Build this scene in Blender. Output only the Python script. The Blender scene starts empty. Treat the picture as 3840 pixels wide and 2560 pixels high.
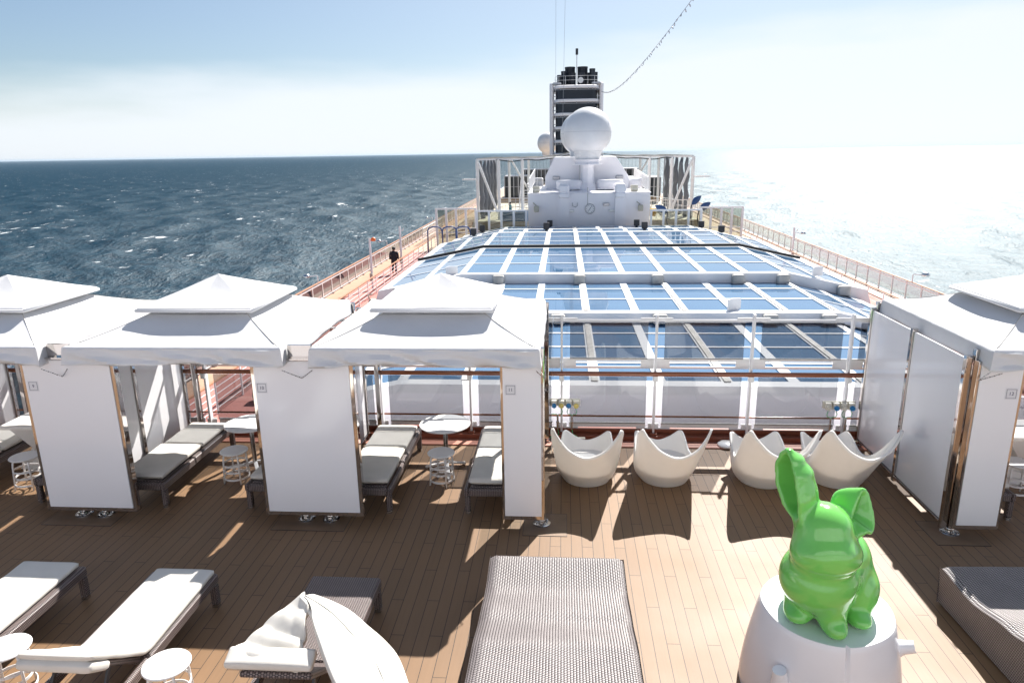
import bpy, math, random
import numpy as np
from mathutils import Vector, Matrix, noise
random.seed(7)
PI = math.pi
C = bpy.context.scene.collection
R = math.radians

# ------------------------------------------------------------------ helpers
class MB:
    """collects primitives and links them as ONE mesh object"""
    def __init__(s): s.v = []; s.f = []; s.mi = []; s.cur = 0
    def add(s, vs, fs, m=None):
        b = len(s.v); s.v += [tuple(p) for p in vs]
        for f in fs: s.f.append([b + i for i in f]); s.mi.append(s.cur if m is None else m)
        return s
    def box(s, x0, x1, y0, y1, z0, z1, m=None, bev=0.0):
        if bev > 0:
            b = min(bev, (x1-x0)*.45, (y1-y0)*.45, (z1-z0)*.45)
            bm_v = []
            for sx in (0, 1):
                for sy in (0, 1):
                    for sz in (0, 1):
                        X = (x0, x1)[sx]; Y = (y0, y1)[sy]; Z = (z0, z1)[sz]
                        dx = b*(1-2*sx); dy = b*(1-2*sy); dz = b*(1-2*sz)
                        bm_v += [(X, Y+dy, Z+dz), (X+dx, Y, Z+dz), (X+dx, Y+dy, Z)]
            i = lambda sx, sy, sz, a: (sx*4+sy*2+sz)*3+a
            F = []
            for a in range(3):
                o = [k for k in range(3) if k != a]
                for t in (0, 1):
                    q = []
                    for (p, r) in ((0, 0), (1, 0), (1, 1), (0, 1)):
                        c = [0, 0, 0]; c[a] = t; c[o[0]] = p; c[o[1]] = r; q.append(i(*c, a))
                    F.append(q)
            for a in range(3):
                o = [k for k in range(3) if k != a]
                for p in (0, 1):
                    for r in (0, 1):
                        c0 = [0, 0, 0]; c1 = [0, 0, 0]; c0[a] = 0; c1[a] = 1
                        for c in (c0, c1): c[o[0]] = p; c[o[1]] = r
                        F.append([i(*c0, o[0]), i(*c1, o[0]), i(*c1, o[1]), i(*c0, o[1])])
            for sx in (0, 1):
                for sy in (0, 1):
                    for sz in (0, 1): F.append([i(sx, sy, sz, 0), i(sx, sy, sz, 1), i(sx, sy, sz, 2)])
            return s.add(bm_v, F, m)
        v = [(x, y, z) for x in (x0, x1) for y in (y0, y1) for z in (z0, z1)]
        return s.add(v, [(0, 1, 3, 2), (4, 6, 7, 5), (0, 4, 5, 1), (2, 3, 7, 6), (0, 2, 6, 4), (1, 5, 7, 3)], m)
    def cyl(s, p0, p1, r0, r1=None, n=12, m=None, cap=True):
        r1 = r0 if r1 is None else r1
        p0 = Vector(p0); p1 = Vector(p1); d = (p1-p0).normalized()
        a = d.orthogonal().normalized(); b = d.cross(a)
        vs = []
        for p, r in ((p0, r0), (p1, r1)):
            for k in range(n):
                t = 2*PI*k/n; vs.append(p+a*math.cos(t)*r+b*math.sin(t)*r)
        fs = [(k, (k+1) % n, n+(k+1) % n, n+k) for k in range(n)]
        if cap: fs += [tuple(range(n))[::-1], tuple(range(n, 2*n))]
        return s.add(vs, fs, m)
    def bar(s, p0, p1, w, h, m=None):
        p0 = Vector(p0); p1 = Vector(p1); d = (p1-p0).normalized()
        up = Vector((0, 0, 1)) if abs(d.z) < .95 else Vector((0, 1, 0))
        a = d.cross(up).normalized(); b = a.cross(d)
        vs = [p+a*sa*w/2+b*sb*h/2 for p in (p0, p1) for sa, sb in ((-1, -1), (1, -1), (1, 1), (-1, 1))]
        return s.add(vs, [(0, 1, 2, 3), (7, 6, 5, 4), (0, 4, 5, 1), (1, 5, 6, 2), (2, 6, 7, 3), (3, 7, 4, 0)], m)
    def tube(s, pts, r, n=8, m=None, closed=False, flat=1.0):
        pts = [Vector(p) for p in pts]; N = len(pts); vs = []
        pa = None
        for k, p in enumerate(pts):
            d = (pts[(k+1) % N]-pts[k-1]) if closed else (pts[min(k+1, N-1)]-pts[max(k-1, 0)])
            d.normalize()
            if pa is None: a = d.orthogonal().normalized()
            else:
                a = pa-d*pa.dot(d)
                a = a.normalized() if a.length > 1e-6 else d.orthogonal().normalized()
            pa = a; b = d.cross(a)
            rr = r[k] if isinstance(r, (list, tuple)) else r
            for q in range(n):
                t = 2*PI*q/n; vs.append(p+a*math.cos(t)*rr+b*math.sin(t)*rr*flat)
        fs = []
        for k in range(N if closed else N-1):
            k2 = (k+1) % N
            for q in range(n): fs.append((k*n+q, k*n+(q+1) % n, k2*n+(q+1) % n, k2*n+q))
        if not closed: fs += [tuple(range(n))[::-1], tuple((N-1)*n+q for q in range(n))]
        return s.add(vs, fs, m)
    def lathe(s, prof, c=(0, 0, 0), n=32, m=None, sx=1, sy=1):
        vs = []; fs = []
        for r, z in prof:
            for k in range(n):
                t = 2*PI*k/n; vs.append((c[0]+r*sx*math.cos(t), c[1]+r*sy*math.sin(t), c[2]+z))
        for j in range(len(prof)-1):
            for k in range(n): fs.append((j*n+k, j*n+(k+1) % n, (j+1)*n+(k+1) % n, (j+1)*n+k))
        if prof[0][0] > 1e-4: fs.append(tuple(range(n))[::-1])
        if prof[-1][0] > 1e-4: fs.append(tuple((len(prof)-1)*n+k for k in range(n)))
        return s.add(vs, fs, m)
    def grid(s, fn, nu, nv, m=None, wrapu=False):
        U = nu if wrapu else nu+1
        vs = [fn(i/nu, j/nv) for j in range(nv+1) for i in range(U)]
        fs = [(j*U+i, j*U+(i+1) % U, (j+1)*U+(i+1) % U, (j+1)*U+i) for j in range(nv) for i in range(nu)]
        return s.add(vs, fs, m)
    def prism(s, poly, y0, y1, m=None):
        """polygon in xz extruded along y"""
        n = len(poly)
        vs = [(x, y0, z) for x, z in poly]+[(x, y1, z) for x, z in poly]
        return s.add(vs, [tuple(range(n)), tuple(range(n, 2*n))[::-1]]+[(k, (k+1) % n, n+(k+1) % n, n+k) for k in range(n)], m)
    def build(s, name, mats, parent=None, smooth=False, loc=None, rot=None, bevel=0, sub=0, solid=0, angle=None):
        me = bpy.data.meshes.new(name); me.from_pydata(s.v, [], s.f)
        ms = mats if isinstance(mats, (list, tuple)) else [mats]
        for x in ms: me.materials.append(x)
        if len(ms) > 1: me.polygons.foreach_set('material_index', s.mi)
        import bmesh
        bm = bmesh.new(); bm.from_mesh(me)
        bmesh.ops.recalc_face_normals(bm, faces=bm.faces[:]); bm.to_mesh(me); bm.free()
        if smooth:
            me.polygons.foreach_set('use_smooth', [True]*len(me.polygons))
            if angle: me.set_sharp_from_angle(angle=R(angle))
        me.update()
        o = bpy.data.objects.new(name, me); C.objects.link(o)
        if parent is not None: o.parent = parent
        if loc: o.location = loc
        if rot: o.rotation_euler = rot
        if solid:
            q = o.modifiers.new('Solidify', 'SOLIDIFY'); q.thickness = solid; q.offset = 0
        if bevel:
            q = o.modifiers.new('Bevel', 'BEVEL'); q.width = bevel; q.segments = 2; q.limit_method = 'ANGLE'
        if sub:
            q = o.modifiers.new('Subdivision', 'SUBSURF'); q.levels = sub; q.render_levels = sub
        return o

def tag(o, label=None, cat=None, group=None, kind=None):
    if label: o['label'] = label
    if cat: o['category'] = cat
    if group: o['group'] = group
    if kind: o['kind'] = kind
    return o
def thing(name, label, cat, loc=(0, 0, 0), rz=0, group=None):
    o = bpy.data.objects.new(name, None); C.objects.link(o); o.empty_display_size = .2
    o.location = loc; o.rotation_euler = (0, 0, rz)
    return tag(o, label, cat, group)
def dup(root, loc, rz, label, group=None):
    def cp(o, par):
        c = o.copy(); C.objects.link(c); c.parent = par
        for ch in list(o.children):
            if ch is not c: cp(ch, c)
        return c
    kids = list(root.children)
    c = root.copy(); C.objects.link(c)
    for k in kids: cp(k, c)
    c.location = loc; c.rotation_euler = (0, 0, rz); c['label'] = label
    if group: c['group'] = group
    return c
def struct(o, label=None): o['kind'] = 'structure'; return o
def nz(x, y, z=0): return noise.noise(Vector((x, y, z)))

# ------------------------------------------------------------------ materials
def mat(name): 
    m = bpy.data.materials.new(name); m.use_nodes = True
    return m, m.node_tree.nodes, m.node_tree.links, m.node_tree.nodes['Principled BSDF']
def P(name, col, rough=.5, metal=0, spec=.5, noise_amt=0, nscale=3, bump=0, bscale=40, coat=0, sss=0, stretch=None, ior=None):
    m, N, L, b = mat(name)
    b.inputs['Roughness'].default_value = rough; b.inputs['Metallic'].default_value = metal
    b.inputs['Specular IOR Level'].default_value = spec
    if coat: b.inputs['Coat Weight'].default_value = coat; b.inputs['Coat Roughness'].default_value = .05
    if ior: b.inputs['IOR'].default_value = ior
    b.inputs['Base Color'].default_value = (*col, 1)
    tc = N.new('ShaderNodeTexCoord')
    src = tc.outputs['Object']
    if stretch:
        mp = N.new('ShaderNodeMapping'); mp.inputs['Scale'].default_value = stretch
        L.new(src, mp.inputs['Vector']); src = mp.outputs['Vector']
    if noise_amt:
        n = N.new('ShaderNodeTexNoise'); n.inputs['Scale'].default_value = nscale; n.inputs['Detail'].default_value = 5
        L.new(src, n.inputs['Vector'])
        cr = N.new('ShaderNodeMapRange'); cr.inputs['From Min'].default_value = .3; cr.inputs['From Max'].default_value = .7
        cr.inputs['To Min'].default_value = 1-noise_amt; cr.inputs['To Max'].default_value = 1+noise_amt*.5
        L.new(n.outputs['Fac'], cr.inputs['Value'])
        mx = N.new('ShaderNodeVectorMath'); mx.operation = 'SCALE'
        mx.inputs[0].default_value = col; L.new(cr.outputs['Result'], mx.inputs['Scale'])
        L.new(mx.outputs['Vector'], b.inputs['Base Color'])
        rr = N.new('ShaderNodeMath'); rr.operation = 'MULTIPLY'; rr.inputs[1].default_value = rough
        r2 = N.new('ShaderNodeMapRange'); r2.inputs['To Min'].default_value = 1.15; r2.inputs['To Max'].default_value = .8
        L.new(n.outputs['Fac'], r2.inputs['Value']); L.new(r2.outputs['Result'], rr.inputs[0]); L.new(rr.outputs[0], b.inputs['Roughness'])
    if bump:
        n2 = N.new('ShaderNodeTexNoise'); n2.inputs['Scale'].default_value = bscale; n2.inputs['Detail'].default_value = 4
        L.new(src, n2.inputs['Vector'])
        bp = N.new('ShaderNodeBump'); bp.inputs['Strength'].default_value = bump; bp.inputs['Distance'].default_value = .01
        L.new(n2.outputs['Fac'], bp.inputs['Height']); L.new(bp.outputs['Normal'], b.inputs['Normal'])
    return m

M = {}
M['white_paint'] = P('white_paint', (.78, .78, .78), .35, noise_amt=.05, nscale=1.3)
M['white_gloss'] = P('white_gloss_board', (.85, .85, .88), .12, noise_amt=.02, nscale=.8)
M['white_metal'] = P('white_powder_coat', (.80, .80, .80), .3)
M['white_plastic'] = P('white_moulded_plastic', (.88, .87, .85), .38, noise_amt=.03, nscale=4, bump=.05, bscale=60)
M['stump_white'] = P('white_lacquer', (.80, .80, .82), .16, noise_amt=.03, nscale=2)
M['house_paint'] = P('house_paint', (.86, .845, .87), .45, noise_amt=.06, nscale=.5, stretch=(1, 1, .3))
M['cloth'] = P('awning_cloth', (.70, .70, .71), .8, noise_amt=.04, nscale=1.7, bump=.25, bscale=14)
M['cushion'] = P('cushion_cloth', (.66, .635, .585), .9, noise_amt=.05, nscale=5, bump=.35, bscale=260)
M['cushion_seam'] = P('cushion_seam', (.45, .43, .40), .9)
M['mirror'] = P('polished_steel', (.62, .58, .55), .06, metal=1, noise_amt=.06, nscale=2.5, bump=.12, bscale=3)
M['steel'] = P('brushed_steel', (.62, .62, .62), .22, metal=1, noise_amt=.08, nscale=8)
M['grey_metal'] = P('grey_metal', (.42, .42, .44), .35, metal=.7)
M['track_metal'] = P('guide_track', (.52, .50, .46), .6, noise_amt=.25, nscale=2.5)
M['dark'] = P('dark_plastic', (.02, .02, .025), .4)
M['black_rubber'] = P('black_rubber', (.015, .015, .017), .6)
M['funnel_black'] = P('funnel_dark_blue', (.008, .014, .026), .5, noise_amt=.2, nscale=.6)
M['net'] = P('dark_net', (.03, .033, .035), .8)
M['net_cloth'] = P('grey_net_cloth', (.16, .17, .19), .85, noise_amt=.3, nscale=3, stretch=(4, 4, .3))
M['varnish'] = P('varnished_rail', (.26, .075, .025), .14, noise_amt=.3, nscale=3, coat=.6, stretch=(.6, 8, 8))
M['teak_rail'] = P('teak_rail', (.48, .24, .13), .4, noise_amt=.15, nscale=3)
M['teak_kerb'] = P('teak_kerb', (.50, .31, .21), .5, noise_amt=.15, nscale=1.5)
M['track_red'] = P('red_running_track', (.46, .19, .16), .85, noise_amt=.08, nscale=1.2, bump=.2, bscale=80)
M['brown_paint'] = P('red_brown_paint', (.22, .06, .03), .4, noise_amt=.15, nscale=2)
M['pink_paint'] = P('faded_red_waterway', (.50, .22, .16), .5, noise_amt=.15, nscale=3)
M['brown_foot'] = P('dark_brown_paint', (.07, .025, .018), .4)
M['tan_deck'] = P('tan_composite_deck', (.45, .33, .22), .7, noise_amt=.1, nscale=.8)
M['court'] = P('sand_court', (.50, .46, .36), .8, noise_amt=.08, nscale=.4)
M['blue_court'] = P('blue_court', (.12, .24, .42), .7)
M['grey_wall'] = P('grey_bulkhead', (.50, .50, .52), .5, noise_amt=.05, nscale=1)
M['green'] = P('green_lacquer', (.18, .57, .115), .14, noise_amt=.05, nscale=3, coat=.5)
M['navy'] = P('navy_coat', (.012, .014, .022), .8, bump=.4, bscale=20)
M['skin'] = P('skin', (.42, .24, .16), .5)
M['hair'] = P('dark_hair', (.012, .009, .008), .5)
M['teal_cloth'] = P('teal_cloth', (.02, .16, .18), .8)
M['orange'] = P('orange_lens', (.85, .16, .02), .3)
M['blue_paint'] = P('blue_paint', (.02, .07, .22), .3)
M['blue_cap'] = P('blue_socket_cap', (.03, .22, .50), .35)
M['yellow_cap'] = P('yellow_socket_cap', (.75, .62, .20), .35)
M['cream_cap'] = P('cream_socket_cap', (.68, .66, .58), .35)
M['green_cable'] = P('green_cable', (.03, .30, .10), .4)
M['yellow'] = P('yellow_paint', (.65, .42, .04), .5)
M['red'] = P('red_paint', (.6, .03, .03), .4)
M['beige_box'] = P('beige_box', (.48, .46, .38), .5, noise_amt=.1, nscale=4)
M['deckhouse_grey'] = P('deckhouse_bounce_grey', (.50, .51, .55), .6, noise_amt=.1, nscale=.8)  # grey sets how much sunlight the unseen deckhouse throws back onto the panels
M['hull'] = P('hull_white', (.75, .75, .76), .4, noise_amt=.05, nscale=.1)
M['ink'] = P('ink', (.03, .03, .10), .5)
M['plate'] = P('number_plate', (.72, .72, .75), .3)
M['dark_glazing'] = P('dark_glazing', (.03, .035, .04), .1)
M['lamp'] = P('lamp_glass', (.8, .8, .78), .2)

def let_through(m, col, f):
    # thin sheet that glows when the sun is behind it
    N = m.node_tree.nodes; L = m.node_tree.links; b = N['Principled BSDF']; o = N['Material Output']
    t = N.new('ShaderNodeBsdfTranslucent'); t.inputs['Color'].default_value = (*col, 1)
    x = N.new('ShaderNodeMixShader'); x.inputs['Fac'].default_value = f
    L.new(b.outputs[0], x.inputs[1]); L.new(t.outputs[0], x.inputs[2]); L.new(x.outputs[0], o.inputs['Surface'])
let_through(M['white_plastic'], (.92, .86, .80), .25); let_through(M['cloth'], (.80, .80, .78), .06)
def glass(name, tint, gl=.06, rough=.0, ior=1.5):
    m, N, L, b = mat(name); N.remove(b)
    out = N['Material Output']
    t = N.new('ShaderNodeBsdfTransparent'); t.inputs['Color'].default_value = (*tint, 1)
    g = N.new('ShaderNodeBsdfGlossy'); g.inputs['Roughness'].default_value = rough; g.inputs['Color'].default_value = (1, 1, 1, 1)
    fr = N.new('ShaderNodeFresnel'); fr.inputs['IOR'].default_value = ior
    geo = N.new('ShaderNodeNewGeometry')
    # no total reflection when leaving the pane
    mxn = N.new('ShaderNodeMix'); mxn.data_type = 'FLOAT'
    mxn.inputs['B'].default_value = .03
    L.new(geo.outputs['Backfacing'], mxn.inputs['Factor']); L.new(fr.outputs['Fac'], mxn.inputs['A'])
    mx = N.new('ShaderNodeMixShader'); L.new(mxn.outputs['Result'], mx.inputs['Fac'])
    L.new(t.outputs[0], mx.inputs[1]); L.new(g.outputs[0], mx.inputs[2]); L.new(mx.outputs[0], out.inputs['Surface'])
    return m
M['screen_glass'] = glass('tinted_screen_glass', (.585, .595, .61))
M['clear_glass'] = glass('clear_glass', (.96, .98, .98))
M['rail_glass'] = glass('bronze_rail_glass', (.52, .40, .38))
M['rail_glass_clear'] = glass('clear_rail_glass', (.85, .88, .88))
M['far_glass'] = glass('far_glass', (.66, .68, .64))

def roof_glass():
    m, N, L, b = mat('solar_roof_glass')
    b.inputs['Base Color'].default_value = (.05, .16, .32, 1)
    b.inputs['Roughness'].default_value = .02; b.inputs['IOR'].default_value = 1.7
    tc = N.new('ShaderNodeTexCoord'); n = N.new('ShaderNodeTexNoise'); n.inputs['Scale'].default_value = .5; n.inputs['Detail'].default_value = 2
    L.new(tc.outputs['Object'], n.inputs['Vector'])
    cr = N.new('ShaderNodeValToRGB'); cr.color_ramp.elements[0].position = .35; cr.color_ramp.elements[0].color = (.07, .15, .27, 1)
    cr.color_ramp.elements[1].position = .65; cr.color_ramp.elements[1].color = (.08, .17, .29, 1)
    L.new(n.outputs['Fac'], cr.inputs['Fac']); L.new(cr.outputs['Color'], b.inputs['Base Color'])
    bp = N.new('ShaderNodeBump'); bp.inputs['Strength'].default_value = .08; bp.inputs['Distance'].default_value = .02
    L.new(n.outputs['Fac'], bp.inputs['Height']); L.new(bp.outputs['Normal'], b.inputs['Normal'])
    return m
M['roof_glass'] = roof_glass()

def mth(N, L, op, a, b=None, c=None):
    n = N.new('ShaderNodeMath'); n.operation = op
    for i, x in enumerate((a, b, c)):
        if x is None: continue
        if isinstance(x, (int, float)): n.inputs[i].default_value = x
        else: L.new(x, n.inputs[i])
    return n.outputs[0]

def deck_mat():
    m, N, L, b = mat('composite_deck_planks')
    tc = N.new('ShaderNodeTexCoord'); sp = N.new('ShaderNodeSeparateXYZ'); L.new(tc.outputs['Object'], sp.inputs[0])
    W_ = .123; RW = .54
    xs = mth(N, L, 'DIVIDE', mth(N, L, 'ADD', sp.outputs['X'], 100*W_+.02), W_)
    ys = mth(N, L, 'DIVIDE', mth(N, L, 'ADD', sp.outputs['Y'], 60*RW+.02-.27), RW)
    k = mth(N, L, 'FLOOR', xs); fx = mth(N, L, 'FRACT', xs)
    r = mth(N, L, 'ROUND', ys); fy = mth(N, L, 'ABSOLUTE', mth(N, L, 'SUBTRACT', ys, r))
    # caulk lines between planks
    dx = mth(N, L, 'ABSOLUTE', mth(N, L, 'SUBTRACT', fx, .5))
    gx = mth(N, L, 'GREATER_THAN', dx, .5-.0028/W_)
    # butt joints, every third plank in every row
    md = mth(N, L, 'MODULO', mth(N, L, 'ADD', mth(N, L, 'ADD', k, r), 300), 3)
    isj = mth(N, L, 'LESS_THAN', mth(N, L, 'ABSOLUTE', mth(N, L, 'SUBTRACT', md, 1)), .25)
    gy = mth(N, L, 'MULTIPLY', mth(N, L, 'LESS_THAN', fy, .0028/RW), isj)
    g = mth(N, L, 'MAXIMUM', gx, gy)
    # plank id : length three rows
    off = mth(N, L, 'ADD', mth(N, L, 'SUBTRACT', ys, .0), mth(N, L, 'ADD', k, 299))
    pid = mth(N, L, 'FLOOR', mth(N, L, 'DIVIDE', off, 3))
    cv = N.new('ShaderNodeCombineXYZ'); L.new(k, cv.inputs[0]); L.new(pid, cv.inputs[1])
    wn = N.new('ShaderNodeTexWhiteNoise'); wn.noise_dimensions = '3D'; L.new(cv.outputs[0], wn.inputs['Vector'])
    mp = N.new('ShaderNodeMapping'); mp.inputs['Scale'].default_value = (14, .8, 1); L.new(tc.outputs['Object'], mp.inputs['Vector'])
    n1 = N.new('ShaderNodeTexNoise'); n1.inputs['Scale'].default_value = 3; n1.inputs['Detail'].default_value = 6; L.new(mp.outputs[0], n1.inputs['Vector'])
    n2 = N.new('ShaderNodeTexNoise'); n2.inputs['Scale'].default_value = .8; n2.inputs['Detail'].default_value = 4; L.new(tc.outputs['Object'], n2.inputs['Vector'])
    v = mth(N, L, 'ADD', mth(N, L, 'MULTIPLY', wn.outputs['Value'], .10), .86)
    v = mth(N, L, 'ADD', v, mth(N, L, 'MULTIPLY', mth(N, L, 'SUBTRACT', n1.outputs['Fac'], .5), .16))
    v = mth(N, L, 'ADD', v, mth(N, L, 'MULTIPLY', mth(N, L, 'SUBTRACT', n2.outputs['Fac'], .5), .32))
    sc = N.new('ShaderNodeVectorMath'); sc.operation = 'SCALE'; sc.inputs[0].default_value = (.235, .139, .074); L.new(v, sc.inputs['Scale'])
    mx = N.new('ShaderNodeMix'); mx.data_type = 'RGBA'; mx.inputs['B'].default_value = (.012, .012, .014, 1)
    L.new(g, mx.inputs['Factor']); L.new(sc.outputs[0], mx.inputs['A']); L.new(mx.outputs['Result'], b.inputs['Base Color'])
    L.new(mth(N, L, 'ADD', mth(N, L, 'MULTIPLY', n2.outputs['Fac'], .25), .42), b.inputs['Roughness'])
    b.inputs['Specular IOR Level'].default_value = .4
    h = mth(N, L, 'ADD', mth(N, L, 'MULTIPLY', g, -1), mth(N, L, 'MULTIPLY', n1.outputs['Fac'], .15))
    bp = N.new('ShaderNodeBump'); bp.inputs['Strength'].default_value = .5; bp.inputs['Distance'].default_value = .003
    L.new(h, bp.inputs['Height']); L.new(bp.outputs['Normal'], b.inputs['Normal'])
    return m
M['deck'] = deck_mat()

def weave_mat(name, sx=.011, sy=.016, dark=(.018, .012, .012), light=(.30, .235, .225), amt=1.0):
    """basket weave in object space; on top faces uses x/y, on side faces the height takes over"""
    m, N, L, b = mat(name)
    tc = N.new('ShaderNodeTexCoord'); sp = N.new('ShaderNodeSeparateXYZ'); L.new(tc.outputs['Object'], sp.inputs[0])
    sn = N.new('ShaderNodeSeparateXYZ'); L.new(tc.outputs['Normal'], sn.inputs[0])
    side = mth(N, L, 'GREATER_THAN', mth(N, L, 'ABSOLUTE', sn.outputs['X']), .65)
    u = N.new('ShaderNodeMix'); u.data_type = 'FLOAT'; L.new(side, u.inputs['Factor']); L.new(sp.outputs['X'], u.inputs['A']); L.new(sp.outputs['Z'], u.inputs['B'])
    end = mth(N, L, 'GREATER_THAN', mth(N, L, 'ABSOLUTE', sn.outputs['Y']), .75)
    w = N.new('ShaderNodeMix'); w.data_type = 'FLOAT'; L.new(end, w.inputs['Factor']); L.new(sp.outputs['Y'], w.inputs['A']); L.new(sp.outputs['Z'], w.inputs['B'])
    U = mth(N, L, 'DIVIDE', u.outputs['Result'], sx*2); V = mth(N, L, 'DIVIDE', w.outputs['Result'], sy)
    col = mth(N, L, 'FLOOR', mth(N, L, 'ADD', U, 500)); fu = mth(N, L, 'FRACT', mth(N, L, 'ADD', U, 500))
    V2 = mth(N, L, 'ADD', V, mth(N, L, 'MULTIPLY', mth(N, L, 'MODULO', col, 2), .5))
    fv = mth(N, L, 'FRACT', mth(N, L, 'ADD', V2, 500))
    a = mth(N, L, 'SINE', mth(N, L, 'MULTIPLY', fu, PI)); c = mth(N, L, 'SINE', mth(N, L, 'MULTIPLY', fv, PI))
    h = mth(N, L, 'MULTIPLY', mth(N, L, 'POWER', a, .5), mth(N, L, 'POWER', c, .7))
    cr = N.new('ShaderNodeMapRange'); cr.inputs['From Min'].default_value = .35; cr.inputs['From Max'].default_value = .8; L.new(h, cr.inputs['Value'])
    n = N.new('ShaderNodeTexNoise'); n.inputs['Scale'].default_value = 6; n.inputs['Detail'].default_value = 3; L.new(tc.outputs['Object'], n.inputs['Vector'])
    mx = N.new('ShaderNodeMix'); mx.data_type = 'RGBA'; mx.inputs['A'].default_value = (*dark, 1)
    sc = N.new('ShaderNodeVectorMath'); sc.operation = 'SCALE'; sc.inputs[0].default_value = light
    L.new(mth(N, L, 'ADD', mth(N, L, 'MULTIPLY', n.outputs['Fac'], .5), .75), sc.inputs['Scale'])
    L.new(sc.outputs[0], mx.inputs['B']); L.new(cr.outputs['Result'], mx.inputs['Factor']); L.new(mx.outputs['Result'], b.inputs['Base Color'])
    b.inputs['Roughness'].default_value = .33
    bp = N.new('ShaderNodeBump'); bp.inputs['Strength'].default_value = .9*amt; bp.inputs['Distance'].default_value = .004
    L.new(h, bp.inputs['Height']); L.new(bp.outputs['Normal'], b.inputs['Normal'])
    return m
M['wicker'] = weave_mat('dark_wicker', light=(.24, .19, .18))
M['wicker_bed'] = weave_mat('woven_daybed_wicker', sx=.012, sy=.02, light=(.32, .285, .285))

SEA_R = .54; SEA_CAP = .073
def sea_mat():
    m, N, L, b = mat('sea_water')
    tc = N.new('ShaderNodeTexCoord')
    def nse(scale, det, st=(1, 1, 1), rough=.55, rot=0):
        mp = N.new('ShaderNodeMapping'); mp.inputs['Scale'].default_value = st; mp.inputs['Rotation'].default_value = (0, 0, rot)
        L.new(tc.outputs['Object'], mp.inputs['Vector'])
        n = N.new('ShaderNodeTexNoise'); n.inputs['Scale'].default_value = scale; n.inputs['Detail'].default_value = det
        n.inputs['Roughness'].default_value = rough; L.new(mp.outputs[0], n.inputs['Vector']); return n.outputs['Fac']
    big = nse(.03, 3, (1, .45, 1), .5, .35)
    mid = nse(.42, 7, (1, .5, 1), .62, .25)
    fine = nse(1.1, 4, (1, .8, 1), .6)
    hgt = mth(N, L, 'ADD', mth(N, L, 'MULTIPLY', mid, 1.3), mth(N, L, 'MULTIPLY', fine, .33))
    hgt = mth(N, L, 'ADD', hgt, mth(N, L, 'MULTIPLY', big, 1.2))
    bp = N.new('ShaderNodeBump'); bp.inputs['Strength'].default_value = .9; bp.inputs['Distance'].default_value = 1.0
    L.new(hgt, bp.inputs['Height']); L.new(bp.outputs['Normal'], b.inputs['Normal'])
    # foam on crests
    f1 = nse(.13, 7, (1, .45, 1), .70, .3); f2 = nse(.018, 2, (1, 1, 1), .5)
    f = mth(N, L, 'ADD', f1, mth(N, L, 'MULTIPLY', f2, .25))
    fm = N.new('ShaderNodeMapRange'); fm.inputs['From Min'].default_value = .762; fm.inputs['From Max'].default_value = .82; L.new(f, fm.inputs['Value'])
    cr = N.new('ShaderNodeMix'); cr.data_type = 'RGBA'
    cr.inputs['A'].default_value = (.0006, .013, .026, 1); cr.inputs['B'].default_value = (.002, .036, .062, 1)
    cm = N.new('ShaderNodeMapRange'); cm.inputs['From Min'].default_value = .4; cm.inputs['From Max'].default_value = .68; L.new(mid, cm.inputs['Value'])
    L.new(cm.outputs['Result'], cr.inputs['Factor'])
    c2 = N.new('ShaderNodeMix'); c2.data_type = 'RGBA'; c2.inputs['B'].default_value = (.75, .78, .8, 1)
    L.new(fm.outputs['Result'], c2.inputs['Factor']); L.new(cr.outputs['Result'], c2.inputs['A']); L.new(c2.outputs['Result'], b.inputs['Base Color'])
    # body of the water plus a surface reflection: a wave-roughened sea never mirrors the whole horizon
    b.inputs['Specular IOR Level'].default_value = 0; b.inputs['Roughness'].default_value = 1
    gs = N.new('ShaderNodeBsdfGlossy'); gs.distribution = 'BECKMANN'; gs.inputs['Roughness'].default_value = SEA_R; gs.inputs['Color'].default_value = (.86, .95, 1, 1)
    fr = N.new('ShaderNodeFresnel'); fr.inputs['IOR'].default_value = 1.45
    L.new(bp.outputs['Normal'], gs.inputs['Normal']); L.new(bp.outputs['Normal'], fr.inputs['Normal'])
    fac = mth(N, L, 'MINIMUM', fr.outputs['Fac'], SEA_CAP)
    fac = mth(N, L, 'MULTIPLY', fac, mth(N, L, 'SUBTRACT', 1, fm.outputs['Result']))
    mxs = N.new('ShaderNodeMixShader'); L.new(fac, mxs.inputs['Fac']); L.new(b.outputs[0], mxs.inputs[1]); L.new(gs.outputs[0], mxs.inputs[2])
    L.new(mxs.outputs[0], N['Material Output'].inputs['Surface'])
    return m
M['sea'] = sea_mat()

# ------------------------------------------------------------------ camera
F_PX = 1620.0; PITCH = .2618; YAW = -.0748; ROLL = -.0165; CAMZ = 4.4
fwd0 = Vector((math.sin(YAW), math.cos(YAW), 0)); rt0 = Vector((math.cos(YAW), -math.sin(YAW), 0)); up0 = Vector((0, 0, 1))
fwd = fwd0*math.cos(PITCH)-up0*math.sin(PITCH); up = fwd0*math.sin(PITCH)+up0*math.cos(PITCH)
cr_ = rt0*math.cos(ROLL)+up*math.sin(ROLL); cu_ = up*math.cos(ROLL)-rt0*math.sin(ROLL)
cd = bpy.data.cameras.new('camera'); cam = bpy.data.objects.new('camera', cd); C.objects.link(cam)
mt = Matrix((cr_, cu_, -fwd)).transposed().to_4x4(); mt.translation = (0, 0, CAMZ); cam.matrix_world = mt
cd.sensor_width = 36; cd.lens = F_PX/2352*36; cd.clip_start = .1; cd.clip_end = 60000
bpy.context.scene.camera = cam
def at(x, y, Y=None, z=None):
    """survey helper: where the sight line through a photo point meets a depth or a height"""
    v = fwd*F_PX+cr_*(x-1176)+cu_*(784-y); o = Vector((0, 0, CAMZ))
    return o+v*(Y/v.y) if Y is not None else o+v*((z-CAMZ)/v.z)

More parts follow.
